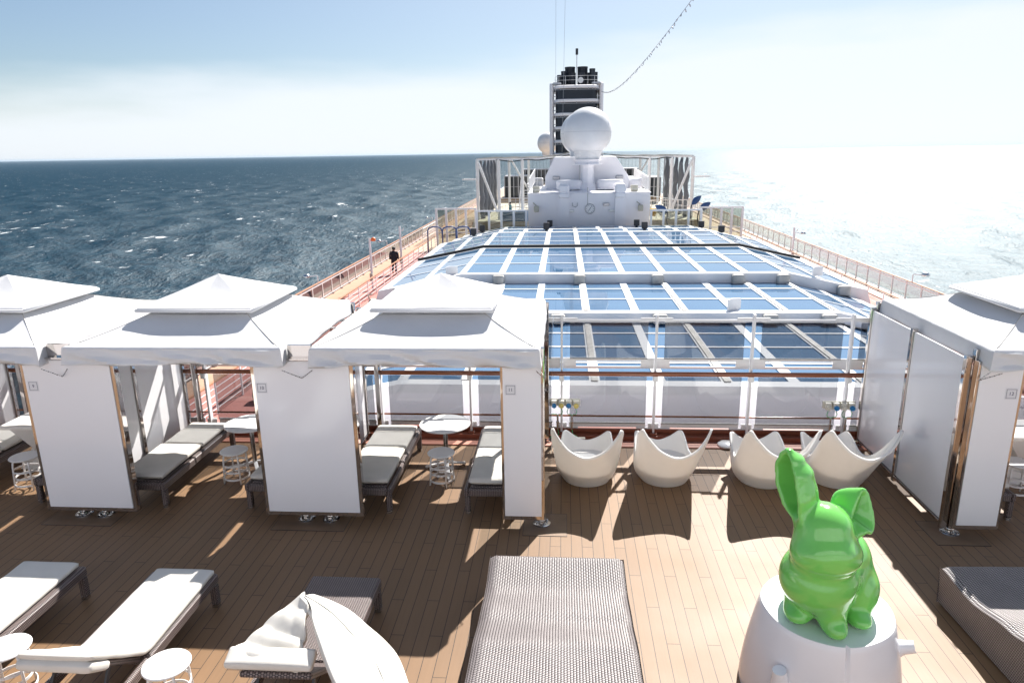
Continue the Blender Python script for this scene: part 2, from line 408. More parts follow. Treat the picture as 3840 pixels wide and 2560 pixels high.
# ------------------------------------------------------------------ light
S = Vector((.40, .95, 1.0)).normalized()
sl = bpy.data.lights.new('sun', 'SUN'); so = bpy.data.objects.new('sun', sl); C.objects.link(so)
sl.energy = 5.0; sl.angle = R(.53); sl.color = (1, .955, .89)
so.rotation_euler = (-S).to_track_quat('-Z', 'Y').to_euler()
wd = bpy.data.worlds.new('World'); bpy.context.scene.world = wd; wd.use_nodes = True
WN = wd.node_tree.nodes; WL = wd.node_tree.links; bg = WN['Background']
sky = WN.new('ShaderNodeTexSky'); sky.sky_type = 'NISHITA'; sky.sun_disc = False
sky.sun_elevation = math.asin(S.z); sky.sun_rotation = math.atan2(S.x, S.y)
sky.air_density = 1.0; sky.dust_density = .5; sky.ozone_density = 3.0; sky.altitude = 10
# thin high cloud near the horizon
tc = WN.new('ShaderNodeTexCoord'); sp = WN.new('ShaderNodeSeparateXYZ'); WL.new(tc.outputs['Generated'], sp.inputs[0])
mp = WN.new('ShaderNodeMapping'); mp.inputs['Scale'].default_value = (1.6, 1.6, 9); WL.new(tc.outputs['Generated'], mp.inputs['Vector'])
cn = WN.new('ShaderNodeTexNoise'); cn.inputs['Scale'].default_value = 2.0; cn.inputs['Detail'].default_value = 6; WL.new(mp.outputs[0], cn.inputs['Vector'])
el = mth(WN, WL, 'ADD', sp.outputs['Z'], mth(WN, WL, 'MULTIPLY', mth(WN, WL, 'SUBTRACT', cn.outputs['Fac'], .5), .10))
el = mth(WN, WL, 'ADD', el, mth(WN, WL, 'MULTIPLY', sp.outputs['X'], -.06))
cmr = WN.new('ShaderNodeMapRange'); cmr.interpolation_type = 'SMOOTHSTEP'
cmr.inputs['From Min'].default_value = .15; cmr.inputs['From Max'].default_value = .070
cmr.inputs['To Min'].default_value = 0; cmr.inputs['To Max'].default_value = .85; WL.new(el, cmr.inputs['Value'])
cmx = WN.new('ShaderNodeMix'); cmx.data_type = 'RGBA'; cmx.inputs['B'].default_value = (8.8, 9.35, 10.0, 1)
# forward scattering: thin cloud is brightest around the sun
sdn = WN.new('ShaderNodeVectorMath'); sdn.operation = 'DOT_PRODUCT'; sdn.inputs[1].default_value = tuple(S); WL.new(tc.outputs['Generated'], sdn.inputs[0])
glow = mth(WN, WL, 'MULTIPLY', mth(WN, WL, 'POWER', mth(WN, WL, 'MAXIMUM', sdn.outputs['Value'], 0), 3.5), .75)
WL.new(mth(WN, WL, 'MINIMUM', mth(WN, WL, 'ADD', glow, cmr.outputs['Result']), .92), cmx.inputs['Factor']); WL.new(sky.outputs[0], cmx.inputs['A'])
WL.new(cmx.outputs['Result'], bg.inputs['Color']); bg.inputs['Strength'].default_value = .05
vs = bpy.context.scene.view_settings
vs.view_transform = 'Standard'; vs.look = 'None'; vs.gamma = 1; vs.exposure = 1.1
bpy.context.scene.cycles.max_bounces = 10; bpy.context.scene.cycles.transparent_max_bounces = 24
bpy.context.scene.cycles.caustics_reflective = False; bpy.context.scene.cycles.caustics_refractive = False
bpy.context.scene.cycles.sample_clamp_indirect = 6

#@@PARTS@@
# ------------------------------------------------------------------ sea
SEA_Z = -38.0
def sea_mesh():
    nr, na = 620, 900
    a0, a1 = R(-62), R(62)
    rr = 60*np.exp(np.linspace(0, math.log(40000/60), nr))
    aa = np.linspace(a0, a1, na)
    rg, ag = np.meshgrid(rr, aa, indexing='ij')
    x = rg*np.sin(ag); y = rg*np.cos(ag); z = np.zeros_like(x)
    rng = np.random.default_rng(5)
    sp_ = rg*0.0105
    for i in range(34):
        lam = 4.0*(1.11**i); 
        lam = min(lam, 60*rng.uniform(.6, 1))
        ang = R(235)+rng.normal(0, .55); k = 2*PI/lam; amp = .0085*lam*(1 if lam < 16 else .6)
        ph = rng.uniform(0, 2*PI)
        w = np.clip((lam/(sp_*2.6))-.6, 0, 1)
        t = k*(x*math.sin(ang)+y*math.cos(ang))+ph+1.5*np.sin(.31*k*(x*math.cos(ang)-y*math.sin(ang))+ph*3)
        z += w*amp*(1-np.abs(np.sin(t/2)))*1.7-w*amp*.6
    v = np.stack([x, y, z+SEA_Z], -1).reshape(-1, 3)
    idx = np.arange(nr*na).reshape(nr, na)
    f = np.stack([idx[:-1, :-1], idx[:-1, 1:], idx[1:, 1:], idx[1:, :-1]], -1).reshape(-1, 4)[:, ::-1]
    me = bpy.data.meshes.new('sea')
    me.vertices.add(len(v)); me.vertices.foreach_set('co', v.astype(np.float32).ravel())
    me.loops.add(f.size); me.loops.foreach_set('vertex_index', f.astype(np.int32).ravel())
    me.polygons.add(len(f)); me.polygons.foreach_set('loop_start', np.arange(0, f.size, 4, dtype=np.int32))
    me.polygons.foreach_set('loop_total', np.full(len(f), 4, dtype=np.int32)) if False else None
    me.update(calc_edges=True)
    me.polygons.foreach_set('use_smooth', [True]*len(f)); me.materials.append(M['sea'])
    o = bpy.data.objects.new('sea', me); C.objects.link(o); return struct(o)
sea_mesh()

# ------------------------------------------------------------------ decks and hull
CX = 2.15                       # middle of the ship
b = MB(); b.box(-14, 18.4, .6, 10.56, -.25, 0); struct(b.build('pool_deck', M['deck']))
b = MB(); b.box(-14, 18.4, .6, 10.62, -3.49, -.26); b.box(-9.5, 14, 10.625, 17.6, -3.49, -3.3); struct(b.build('lower_bulkhead', M['house_paint']))
b = MB(); b.box(-13.9, 18.2, 10.63, 190, -3.9, -3.5); struct(b.build('track_deck', M['tan_deck']))
b = MB(); b.box(-12.55, -8.0, 10.65, 58, -3.498, -3.492); struct(b.build('running_track', M['track_red']))
b = MB(); b.box(12.9, 16.9, 10.65, 58, -3.498, -3.492); struct(b.build('running_track', M['track_red']))
b = MB()
for x0, x1 in ((-13.62, -12.56), (16.92, 18.0)): b.box(x0, x1, 10.65, 130, -3.496, -3.42)
struct(b.build('deck_kerb', M['teak_kerb']))
b = MB()
for sx in (-1, 1):
    xs = CX+sx*16.1
    b.box(min(xs, xs+sx*.3), max(xs, xs+sx*.3), -30, 205, -46, -3.56)
b.box(CX-16.1, CX+16.1, 204.6, 205, -46, -3.56)
struct(b.build('hull', M['hull']))
# the ship's own superstructure the photograph was taken from
b = MB(); b.box(-14, 18.4, -8, .55, 2.62, 2.8); b.box(-14, 18.4, -.6, .3, -.2, 2.615); b.box(-14, 18.4, -5.2, -5, 2.81, 9)
t = b.build('forward_deckhouse', M['deckhouse_grey']); struct(t)

# ------------------------------------------------------------------ ship railings along both sides
def railing(name, label, x, inward, glassm, y0, y1, step=1.62):
    t = thing(name, label, 'railing', (x, y0, -3.5))
    L_ = y1-y0
    m = MB(); m.bar((0, 0, 1.10), (0, L_, 1.10), .11, .05); m.build('handrail', M['teak_rail'], t, bevel=.012)
    m = MB(); m.bar((0, 0, .98), (0, L_, .98), .05, .06); m.bar((0, 0, .17), (0, L_, .17), .04, .05); m.build('frame_rail', M['white_metal'], t)
    n = int(L_/step)
    pm = None
    for k in range(n+1):
        yy = k*step
        if pm is None:
            m = MB(); m.box(-.03, .03, -.035, .035, .1, 1.07)
            m.lathe([(.12, .0), (.12, .05), (.07, .12), (.0, .13)], (inward*.05, 0, 0), 10, 1)
            pm = m.build('post', [M['white_metal'], M['brown_foot']], t)
        else:
            c = pm.copy(); C.objects.link(c); c.parent = t; c.location = (0, yy, 0)
    m = MB()
    for k in range(n): m.box(-.006, .006, k*step+.04, (k+1)*step-.04, .21, .94)
    m.build('glass_infill', glassm, t)
    return t
railing('ship_railing', 'long outboard railing with bronze glass and teak top along the left side of the ship', -13.5, 1, M['rail_glass'], 22.0, 130)
railing('ship_railing', 'long outboard railing with clear glass and teak top along the right side against the glare', 17.95, -1, M['rail_glass_clear'], 20.0, 130)

def inner_rail(label, x, y0, y1):
    t = thing('barrier_rail', label, 'railing', (x, y0, -3.49)); L_ = y1-y0; n = int(L_/1.8)
    m = MB(); m.bar((0, 0, 1.08), (0, L_, 1.08), .09, .05); m.build('handrail', M['teak_rail'], t, bevel=.012)
    m = MB()
    for z in (.2, .42, .64, .86): m.cyl((0, 0, z), (0, L_, z), .014, n=6)
    m.build('bar', M['white_metal'], t)
    p = None
    for k in range(n+1):
        if p is None:
            m = MB(); m.box(-.025, .025, -.03, .03, 0, 1.06); p = m.build('post', M['white_metal'], t)
        else:
            c = p.copy(); C.objects.link(c); c.parent = t; c.location = (0, k*1.8, 0)
    return t
inner_rail('white barred teak topped rail between red track and glass roof on the left', -10.95, 15.0, 62)
inner_rail('teak topped rail with white bars beside the glass roof on the right', 15.5, 15.0, 62)

# floodlights hung outside the rails
def flood(x, y, sgn, label):
    t = thing('floodlight', label, 'lamp', (x, y, -2.4), 0, 'floodlights mounted outboard of the ship railings')
    m = MB(); m.tube([(0, 0, 0), (0, 0, .38), (-sgn*.05, 0, .42), (-sgn*.5, 0, .36)], .03, 6); m.build('arm', M['white_metal'], t)
    m = MB(); m.lathe([(.0, .17), (.16, .14), (.2, .02), (.17, -.02), (.0, -.03)], (-sgn*.62, 0, .33), 14); m.build('lamp_head', M['steel'], t, True)
    return t
for (x_, y_), l in zip([(-13.5, 37.6), (-13.5, 53.4), (-13.5, 73)], ['nearest floodlight on the left railing, above the white canopies', 'second floodlight on the left railing, level with the person in black', 'farthest small floodlight on the left railing']):
    flood(x_, y_, 1, l)
for (x_, y_), l in zip([(17.95, 37.3), (17.95, 56.5), (17.95, 83)], ['nearest floodlight on the right railing, over the glittering sea', 'second floodlight on the right railing', 'farthest floodlight on the right railing']):
    flood(x_, y_, -1, l)

def lamp_pole(x, y, label, lamp, h=3.1):
    t = thing('lamp_pole', label, 'pole', (x, y, -3.5))
    m = MB(); m.cyl((0, 0, 0), (0, 0, h), .075, .065, 10); m.build('pole', M['white_metal'], t, True, angle=40)
    m = MB(); m.box(-.09, .09, -.2, -.08, .55, 1.0); m.build('junction_box', M['beige_box'], t)
    if lamp:
        m = MB(); m.lathe([(0, -.08), (.13, -.06), (.15, .04), (.1, .13), (0, .15)], (.22, 0, h-.1), 12); m.build('beacon', M['orange'], t, True)
    else:
        m = MB(); m.tube([(.08, 0, h-.3), (.22, 0, h-.25), (.26, 0, h-.12)], .03, 6); m.build('hook', M['white_metal'], t)
p_ = at(861, 655, z=-3.5); lamp_pole(-11.5, 41.4, 'thin white pole with an orange beacon beside the left railing', True)
lamp_pole(-11.25, 48.3, 'thin white pole without beacon just behind the person in black', False)
lamp_pole(15.9, 50.3, 'thin white pole beside the right railing at the edge of the glass roof', False, 2.6)

# ------------------------------------------------------------------ person walking on the left side deck
def person(name, label, loc, rz, mj, mp_, h=1.74, arms=((.26, .05, 1.02), (-.24, -.12, 1.05))):
    def skin(name, pts, edges, rad, m, parent, sub=2):
        me = bpy.data.meshes.new(name); me.from_pydata(pts, edges, []); me.materials.append(m)
        o = bpy.data.objects.new(name, me); C.objects.link(o); o.parent = parent
        o.modifiers.new('Skin', 'SKIN')
        if not me.skin_vertices:
            with bpy.context.temp_override(object=o, active_object=o): bpy.ops.mesh.customdata_skin_add() if hasattr(bpy.ops.mesh, 'customdata_skin_add') else None
        if me.skin_vertices:
            for i, r in enumerate(rad):
                me.skin_vertices[0].data[i].radius = (r, r*.8) if r > .1 else (r, r)
            me.skin_vertices[0].data[0].use_root = True
        q = o.modifiers.new('Subdivision', 'SUBSURF'); q.levels = q.render_levels = sub
        return o
    t = thing(name, label, 'person', loc, rz)
    s = h/1.74
    P_ = lambda x, y, z: (x*s, y*s, z*s)
    pts = [P_(0, 0, .93), P_(0, .0, 1.15), P_(0, 0, 1.38), P_(0, 0, 1.5), P_(0, .01, 1.60), P_(0, .01, 1.70),
           P_(.19, 0, 1.40), P_(.235, -.03, 1.15), P_(*arms[0][:2], .93), P_(-.19, 0, 1.40), P_(-.235, .03, 1.15), P_(*arms[1][:2], .93),
           P_(.1, 0, .86), P_(.105, .06, .48), P_(.1, -.1, .08), P_(.1, .06, .04), P_(-.1, 0, .86), P_(-.1, -.02, .48), P_(-.1, -.22, .12), P_(-.1, -.1, .04)]
    ed = [(0, 1), (1, 2), (2, 3), (3, 4), (4, 5), (2, 6), (6, 7), (7, 8), (2, 9), (9, 10), (10, 11), (0, 12), (12, 13), (13, 14), (14, 15), (0, 16), (16, 17), (17, 18), (18, 19)]
    rad = [.15, .14, .16, .06, .095, .085, .08, .06, .04, .08, .06, .04, .105, .07, .05, .05, .105, .07, .05, .05]
    skin('body', pts, ed, rad, M['skin'], t)
    # coat, trousers, hair follow the body
    m = MB()
    prof = [(.80, .20, .15), (.95, .215, .16), (1.1, .20, .15), (1.3, .225, .15), (1.42, .20, .13), (1.5, .08, .08)]
    m.grid(lambda u, v: (lambda k, f: (math.cos(u*2*PI)*(prof[k][1]*(1-f)+prof[k+1][1]*f)*s, math.sin(u*2*PI)*(prof[k][2]*(1-f)+prof[k+1][2]*f)*s, (prof[k][0]*(1-f)+prof[k+1][0]*f)*s))(min(4, int(v*5)), v*5-min(4, int(v*5))), 20, 10, wrapu=True)
    m.tube([P_(.17, 0, 1.42), P_(.24, -.01, 1.3), P_(.27, -.03, 1.14), P_(arms[0][0]+.01, arms[0][1], .95)], [.085*s, .085*s, .075*s, .06*s], 10)
    m.tube([P_(-.17, 0, 1.42), P_(-.24, .01, 1.3), P_(-.27, .03, 1.14), P_(arms[1][0]-.01, arms[1][1], .95)], [.085*s, .085*s, .075*s, .06*s], 10)
    m.build('jacket', mj, t, True)
    m = MB()
    m.tube([P_(.085, 0, .95), P_(.105, .02, .75), P_(.107, .07, .48), P_(.1, -.09, .1)], [.12*s, .115*s, .085*s, .07*s], 10)
    m.tube([P_(-.085, 0, .95), P_(-.105, -.01, .75), P_(-.103, -.02, .48), P_(-.1, -.21, .14)], [.12*s, .115*s, .085*s, .07*s], 10)
    m.build('trousers', mp_, t, True)
    m = MB(); m.lathe([(.03, -.12), (.095, -.07), (.112, .0), (.10, .07), (.05, .115), (0, .12)], P_(0, -.012, 1.655), 16); m.build('hair', M['hair'], t, True)
    m = MB(); m.lathe([(0, -.03), (.02, -.01), (.012, .02), (0, .03)], P_(0, .11, 1.62), 8); m.build('nose', M['skin'], t, True)
    return t
person('person', 'person in a black jacket walking away along the left side deck', (-11.45, 47.0, -3.42), 0, M['navy'], M['navy'], 1.76)
# ------------------------------------------------------------------ wind screen at the edge of the pool deck
SY = 10.46; BAY = 1.432
def wind_screen():
    t = thing('wind_screen', 'tall glass wind screen with white posts and a varnished handrail at the deck edge', 'glass screen', (0, SY, 0))
    xs = [-.02+BAY*k for k in range(-9, 13)]
    pm = None
    for x in xs:
        if pm is None:
            m = MB(); m.box(-.016, .016, -.045, .045, .12, 2.02); m.box(-.035, .035, -.10, .0, .98, 1.07); m.box(-.05, .05, -.09, .09, .0, .13, 1)
            pm = m.build('post', [M['white_metal'], M['brown_paint']], t, bevel=.004); pm.location = (x, 0, 0)
        else:
            c = pm.copy(); C.objects.link(c); c.parent = t; c.location = (x, 0, 0)
    x0, x1 = xs[0]-.3, xs[-1]+.3
    m = MB(); m.cyl((x0, -.09, 1.105), (x1, -.09, 1.105), .037, n=16); m.build('handrail', M['varnish'], t, True, angle=60)
    m = MB(); m.cyl((x0, .14, .33), (x1, .14, .33), .016, n=10); m.build('foot_rail', M['varnish'], t, True, angle=60)
    # white frame : top plates, slotted middle band, bottom plates
    mt_, mm_, mb_ = MB(), MB(), MB()
    for i, x in enumerate(xs[:-1]):
        a, b_ = x+.02, x+BAY-.02
        mt_.box(a+.10, b_-.10, .03, .045, 1.885, 1.93); mt_.box(a, a+.22, .02, .04, 1.90, 1.96); mt_.box(b_-.22, b_, .02, .04, 1.90, 1.96)
        mm_.box(a, b_, .03, .05, 1.275, 1.325); mm_.box(a, b_, .03, .05, 1.155, 1.19)
        mm_.box(a, a+.20, .03, .05, 1.19, 1.275); mm_.box(b_-.20, b_, .03, .05, 1.19, 1.275)
        mb_.box(a+.10, b_-.10, .03, .05, .19, .27); mb_.box(a, a+.24, .02, .04, .12, .19); mb_.box(b_-.24, b_, .02, .04, .12, .19)
        mb_.box(a, a+.06, .02, .04, .19, .26); mb_.box(b_-.06, b_, .02, .04, .19, .26)
    mt_.build('top_frame', M['white_metal'], t, bevel=.003); mm_.build('slotted_band', M['white_metal'], t, bevel=.003); mb_.build('bottom_frame', M['white_metal'], t, bevel=.003)
    gm = None
    for x in xs[:-1]:
        if gm is None:
            m = MB(); m.box(.125, BAY-.125, .0, .012, 1.325, 1.885); m.box(.125, BAY-.125, .0, .012, .27, 1.03)
            gm = m.build('glass_panel', M['screen_glass'], t); gm.location = (x, 0, 0)
        else:
            c = gm.copy(); C.objects.link(c); c.parent = t; c.location = (x, 0, 0)
    m = MB()
    for x in xs[:-1]: m.box(x+.125, x+BAY-.125, -.002, .014, 1.318, 1.326); m.box(x+.125, x+BAY-.125, -.002, .014, .264, .272)
    m.build('glass_seal', M['dark'], t)
    m = MB(); m.box(x0, x1, -.12, .09, .0, .10); m.box(x0, x1, .0, .09, .10, .17); m.build('coaming', M['brown_paint'], t, bevel=.01)
    return t
wind_screen()
b = MB(); b.box(-14, 18.4, 10.12, 10.335, .002, .02); tag(b.build('waterway', M['pink_paint']), kind='structure')

# socket boards
def sockets(x, label, caps, sgn):
    t = thing('socket_board', label, 'electrical sockets', (x, SY-.07, .62), 0, 'weatherproof socket boards on the wind screen')
    m = MB(); m.box(-.24, .24, 0, .02, -.05, .07); m.build('back_plate', M['cream_cap'], t, bevel=.005)
    for i, c in enumerate(caps):
        xx = -.17+i*.115
        m = MB(); m.box(xx-.045, xx+.045, -.06, .0, -.055, .055); bx = m.build('socket_box', M['cream_cap'], t, bevel=.008)
        m = MB(); m.cyl((xx, -.09, -.02), (xx, -.06, -.02), .038, n=16); m.cyl((xx, -.10, -.02), (xx, -.09, -.02), .02, n=12); m.build('cap', M[c], bx, True, angle=40)
    for k, xx in enumerate((-.11, .11)):
        m = MB(); m.cyl((xx, -.03, -.42), (xx, -.03, -.20), .015, n=10); m.cyl((xx, -.03, -.32), (xx, -.03, -.29), .026, n=10); m.build('cable_gland', M['steel'], t, True, angle=40)
        m = MB()
        for q in (-.05, .05): m.tube([(xx+q, -.05, -.05), (xx+q*1.5, -.06, -.12), (xx+q*1.2, -.05, -.17), (xx+q*.4, -.04, -.17), (xx, -.03, -.2)], .006, 6)
        m.tube([(xx, -.03, -.42), (xx+.02, -.05, -.50), (xx+.09*(1 if k else -1), -.07, -.54), (xx+.16*(1 if k else -1), -.06, -.57)], .008, 6)
        m.build('cable', M['green_cable'], t, True)
    m = MB(); m.box(.22, .32, -.10, -.03, -.6, -.54); m.build('foot_box', M['cream_cap'], t, bevel=.01)
sockets(.03, 'socket board with blue and yellow caps behind the first white chair', ('blue_cap', 'yellow_cap', 'blue_cap', 'yellow_cap'), 1)
sockets(4.17, 'socket board with cream and blue caps beside the white wall of canopy twelve', ('cream_cap', 'blue_cap', 'cream_cap', 'blue_cap'), 1)

# round float / vent lid on the waterway
m = MB(); m.lathe([(.0, .05), (.10, .045), (.135, .02), (.135, 0)], (0, 0, 0), 24); tag(m.build('vent_lid', M['white_metal'], loc=(2.5, 10.22, .02), smooth=True, angle=40), 'round white lid lying on the red strip below the glass screen', 'lid')

# ------------------------------------------------------------------ cabanas
CY0, CY1 = 7.78, 10.30         # front and rear posts
def canopy(parent, hx=1.31, hy=1.36, seed=0):
    cy = 8.88
    Z0 = 2.262
    def ring(s_, h_x, h_y):
        k = int(s_*4) % 4; f = s_*4-int(s_*4)
        c = [(-1, -1), (1, -1), (1, 1), (-1, 1)]
        a = c[k]; b_ = c[(k+1) % 4]
        return ((a[0]*(1-f)+b_[0]*f)*h_x, (a[1]*(1-f)+b_[1]*f)*h_y, f, k)
    m = MB(); NU = 200; NV = 26
    def fn(u, v):
        j = v*NV
        if j <= 7:                 # valance
            q = j/7
            x, y, f, k = ring(u, hx+.02-.02*q, hy+.02-.02*q)
            corner = abs(f-.5)*2
            z = Z0-.165*(1-q)-.03*corner**3*(1-q)+.012*math.sin(f*9+seed)*(1-q)
            w = (.026*math.sin(f*23+q*5+nz(f*5, seed, k)*4)+.045*nz(f*9+q*2, q*2.5+seed, k*3.1))*(1-q*.6)
            # diagonal folds near the corners
            w += .022*math.sin((f*34 if f < .5 else (1-f)*34)+q*5)*max(0, corner-.72)*3.2*(1-.5*q)
            edge = min(1, (1-corner)*9)
            if k in (0, 2): y += w*edge*(1 if k == 2 else -1); 
            else: x += .12*w*edge*(1 if k == 1 else -1)
            y -= 0
            return (x, cy+y, z)
        if j <= 11:                # rolled edge
            q = (j-7)/4; a = q*PI/2
            x, y, f, k = ring(u, hx+.0-.05*(1-math.cos(a))*.8, hy-.05*(1-math.cos(a))*.8)
            return (x, cy+y, Z0+.035*math.sin(a)+.012*nz(f*14, seed, k)*(1-q))
        q = (j-11)/(NV-11)
        hx_, hy_ = hx-.05-(hx-.05-.60)*q, hy-.05-(hy-.05-.60)*q
        x, y, f, k = ring(u, hx_, hy_)
        mid = 1-(abs(f-.5)*2)**2
        z = Z0+.035+.24*q**1.25-.050*mid*math.sin(q*PI)
        fold = max(0, .22-q)*4
        z += fold*(.020*nz(f*16, q*6+seed, k*2.2)+.014*math.sin(f*40+q*14+seed)*max(0, abs(f-.5)*2-.6))
        z += .006*nz(x*3, y*3, seed)
        return (x, cy+y, z)
    m.grid(fn, NU, NV, wrapu=True)
    cp_ = m.build('canopy', M['cloth'], parent, True, solid=.004, angle=24)
    m = MB()
    for sx in (-1, 1):
        for sy in (-1, 1):
            m.tube([(sx*(hx-.05-(hx-.65)*q_), cy+sy*(hy-.05-(hy-.65)*q_), Z0+.038+.24*q_**1.25) for q_ in [i_/12 for i_ in range(13)]], .005, 6)
    m.build('seam', M['cushion_seam'], cp_, True)
    # raised cap
    m = MB(); h = .735; zc = 2.62
    def cap(u, v):
        if v < .15:
            a = v/.15*PI/2; x, y, f, k = ring(u, h+.0-.02*(1-math.cos(a)), h-.02*(1-math.cos(a))); return (x, cy+y, zc-.045*(1-math.sin(a)))
        q = (v-.15)/.85; x, y, f, k = ring(u, (h-.02)*(1-q), (h-.02)*(1-q))
        return (x, cy+y, zc+.30*q-.035*math.sin(q*PI)*(1-abs(f-.5)*1.6)+.004*nz(x*4, y*4, seed+3))
    m.grid(cap, 80, 20, wrapu=True); m.build('raised_cap', M['cloth'], parent, True, solid=.004, angle=14)
    m = MB()
    for (x0_, y0_, x1_, y1_) in ((-h, -h, h, -h), (h, -h, h, h), (h, h, -h, h), (-h, h, -h, -h)):
        m.cyl((x0_, cy+y0_, zc-.035), (x1_, cy+y1_, zc-.035), .022, n=8)
    m.build('cap_hem', M['cloth'], parent, True)
    # inner skirt, ties and knobs between roof and cap
    m = MB(); m.grid(lambda u, v: (lambda r: (r[0], cy+r[1], 2.53+.09*v-.03*math.sin(r[2]*PI)*(v)))(ring(u, .60-.04*v, .60-.04*v)), 80, 3, wrapu=True)
    m.build('vent_skirt', M['cloth'], parent, True)
    m = MB()
    for k in range(4):
        for i in range(6):
            f = (i+.7)/6.4
            x, y, _, _ = ring((k+f)/4, .64, .64); x2, y2, _, _ = ring((k+f+.012)/4, .52, .52)
            m.lathe([(0, -.014), (.013, -.006), (.013, .006), (0, .014)], (x, cy+y, 2.55), 8); m.cyl((x, cy+y, 2.555), (x2, cy+y2, 2.62), .004, n=5)
    m.build('tie_knob', M['white_plastic'], parent, True)
    # frame under the cloth
    m = MB()
    for sx in (-1, 1): m.bar((sx*(hx-.07), cy-hy+.07, 2.23), (sx*(hx-.07), cy+hy-.07, 2.23), .05, .05)
    for sy in (-1, 1): m.bar((-hx+.1, cy+sy*(hy-.07), 2.232), (hx-.1, cy+sy*(hy-.07), 2.232), .05, .05)
    for sx in (-1, 1):
        for sy in (-1, 1): m.bar((sx*(hx-.08), cy+sy*(hy-.08), 2.24), (sx*.5, cy+sy*.5, 2.52), .04, .04)
    m.build('roof_frame', M['steel'], parent)

def number_plate(parent, txt, x, y, z, s=.105):
    m = MB(); m.box(x-s/2-.012, x+s/2+.012, y-.0025, y, z-s/2-.012, z+s/2+.012); pl = m.build('number_plate', M['plate'], parent)
    m = MB(); a = s/2; w = .0035
    for q in ((-a, a, a-w, a), (-a, a, -a, -a+w), (-a, -a+w, -a, a), (a-w, a, -a, a)): m.box(x+q[0], x+q[1], y-.004, y-.0026, z+q[2], z+q[3])
    m.build('border', M['ink'], pl)
    cu = bpy.data.curves.new('numeral', 'FONT'); cu.body = txt; cu.size = .055; cu.align_x = 'CENTER'; cu.align_y = 'CENTER'; cu.extrude = .0006
    tmp = bpy.data.objects.new('tmp_text', cu); C.objects.link(tmp); bpy.context.view_layer.update()
    me = bpy.data.meshes.new_from_object(tmp.evaluated_get(bpy.context.evaluated_depsgraph_get())); bpy.data.objects.remove(tmp)
    me.materials.clear(); me.materials.append(M['ink'])
    o = bpy.data.objects.new('numeral', me); C.objects.link(o); o.parent = pl; o.location = (x, y-.0036, z); o.rotation_euler = (PI/2, 0, 0)

def front_panel(parent, x0, x1, y=7.66, num=None, nx=None, z0=.11):
    """mirror-framed white board facing the open deck"""
    m = MB(); m.box(x0, x1, y, y+.09, z0, 2.13); fr = m.build('privacy_panel', M['mirror'], parent, bevel=.006)
    m = MB(); e = .045 if x1-x0 > .8 else .03
    m.box(x0+e, x1-e, y-.010, y+.001, z0+.055, 2.10); bd = m.build('white_board', M['white_gloss'], fr, bevel=.003)
    if num: number_plate(fr, num, nx, y-.011, 1.77)
    return fr
def side_wall(parent, x, y0=7.80, y1=10.28):
    m = MB()
    ys = [y0, y0+(y1-y0)*.5, y1]
    for yy in ys: m.box(x-.035, x+.035, yy-.03, yy+.03, .05, 2.16)
    m.box(x-.03, x+.03, y0, y1, .09, .13)
    fr = m.build('side_wall', M['mirror'], parent, bevel=.004)
    for i in range(2):
        m = MB(); m.box(x-.012, x+.012, ys[i]+.035, ys[i+1]-.035, .14, 2.12); m.build('white_board', M['white_gloss'], fr)
def post(parent, x, y):
    m = MB(); m.box(x-.035, x+.035, y-.035, y+.035, .06, 2.24); m.cyl((x, y, .02), (x, y, .07), .05, n=16); p = m.build('post', M['mirror'], parent, bevel=.006)
    m = MB(); m.lathe([(.105, 0), (.105, .014), (.10, .018), (0, .018)], (x, y, 0), 28)
    for k in range(4): m.lathe([(.014, .018), (.014, .036), (.008, .042), (0, .043)], (x+.075*math.cos(k*PI/2+.6), y+.075*math.sin(k*PI/2+.6), 0), 8)
    m.build('base_flange', M['steel'], p, True, angle=40)
def chain(parent, pts):
    m = MB(); 
    for a, b_ in zip(pts[:-1], pts[1:]):
        a = Vector(a); b_ = Vector(b_); n = max(2, int((b_-a).length/.022))
        for i in range(n):
            p = a.lerp(b_, (i+.5)/n); q = (b_-a).normalized()*.009
            m.cyl(p-q, p+q, .0065 if i % 2 else .004, n=6)
    m.build('chain', M['steel'], parent)

GLAB = 'white cloth canopies around the sun deck'
def cabana(xc, label, posts=True):
    t = thing('cabana', label, 'cabana', (xc, 0, 0), 0, GLAB)
    canopy(t, seed=xc)
    for dx in (-1.32, 1.32):
        for yy in (CY0, CY1): post(t, dx, yy)
    return t
XA, XB, XCc, XD = -7.45, -4.52, -1.57, 5.86
ca = cabana(XA, 'leftmost white canopy, left of the panel numbered 9, its roof cut off by the frame')
cb = cabana(XB, 'white canopy over the bay between the panels numbered 9 and 10')
cc = cabana(XCc, 'white canopy over the bay between the panels numbered 10 and 11')
cdn = cabana(XD, 'white canopy on the right behind the green rabbit, with the panel numbered 12')
front_panel(cb, -6.51-XB, -5.33-XB, num='9', nx=-6.37-XB)
front_panel(cc, -3.66-XCc, -2.43-XCc, num='10', nx=-3.535-XCc)
front_panel(cc, -.72-XCc, -.22-XCc, num='11', nx=-.60-XCc)
front_panel(cdn, 4.50-XD, 5.0-XD, num='12', nx=4.88-XD)
# side walls (each wall stands once, on the bay it belongs to)
side_wall(cb, -6.03-XB); side_wall(cc, -3.10-XCc); side_wall(cdn, 4.46-XD); side_wall(ca, -8.95-XA)
# clear wind pane on the open right end
m = MB(); m.box(-.145-XCc, -.135-XCc, 7.85, 10.25, .1, 2.1); m.build('glass_pane', M['clear_glass'], cc)
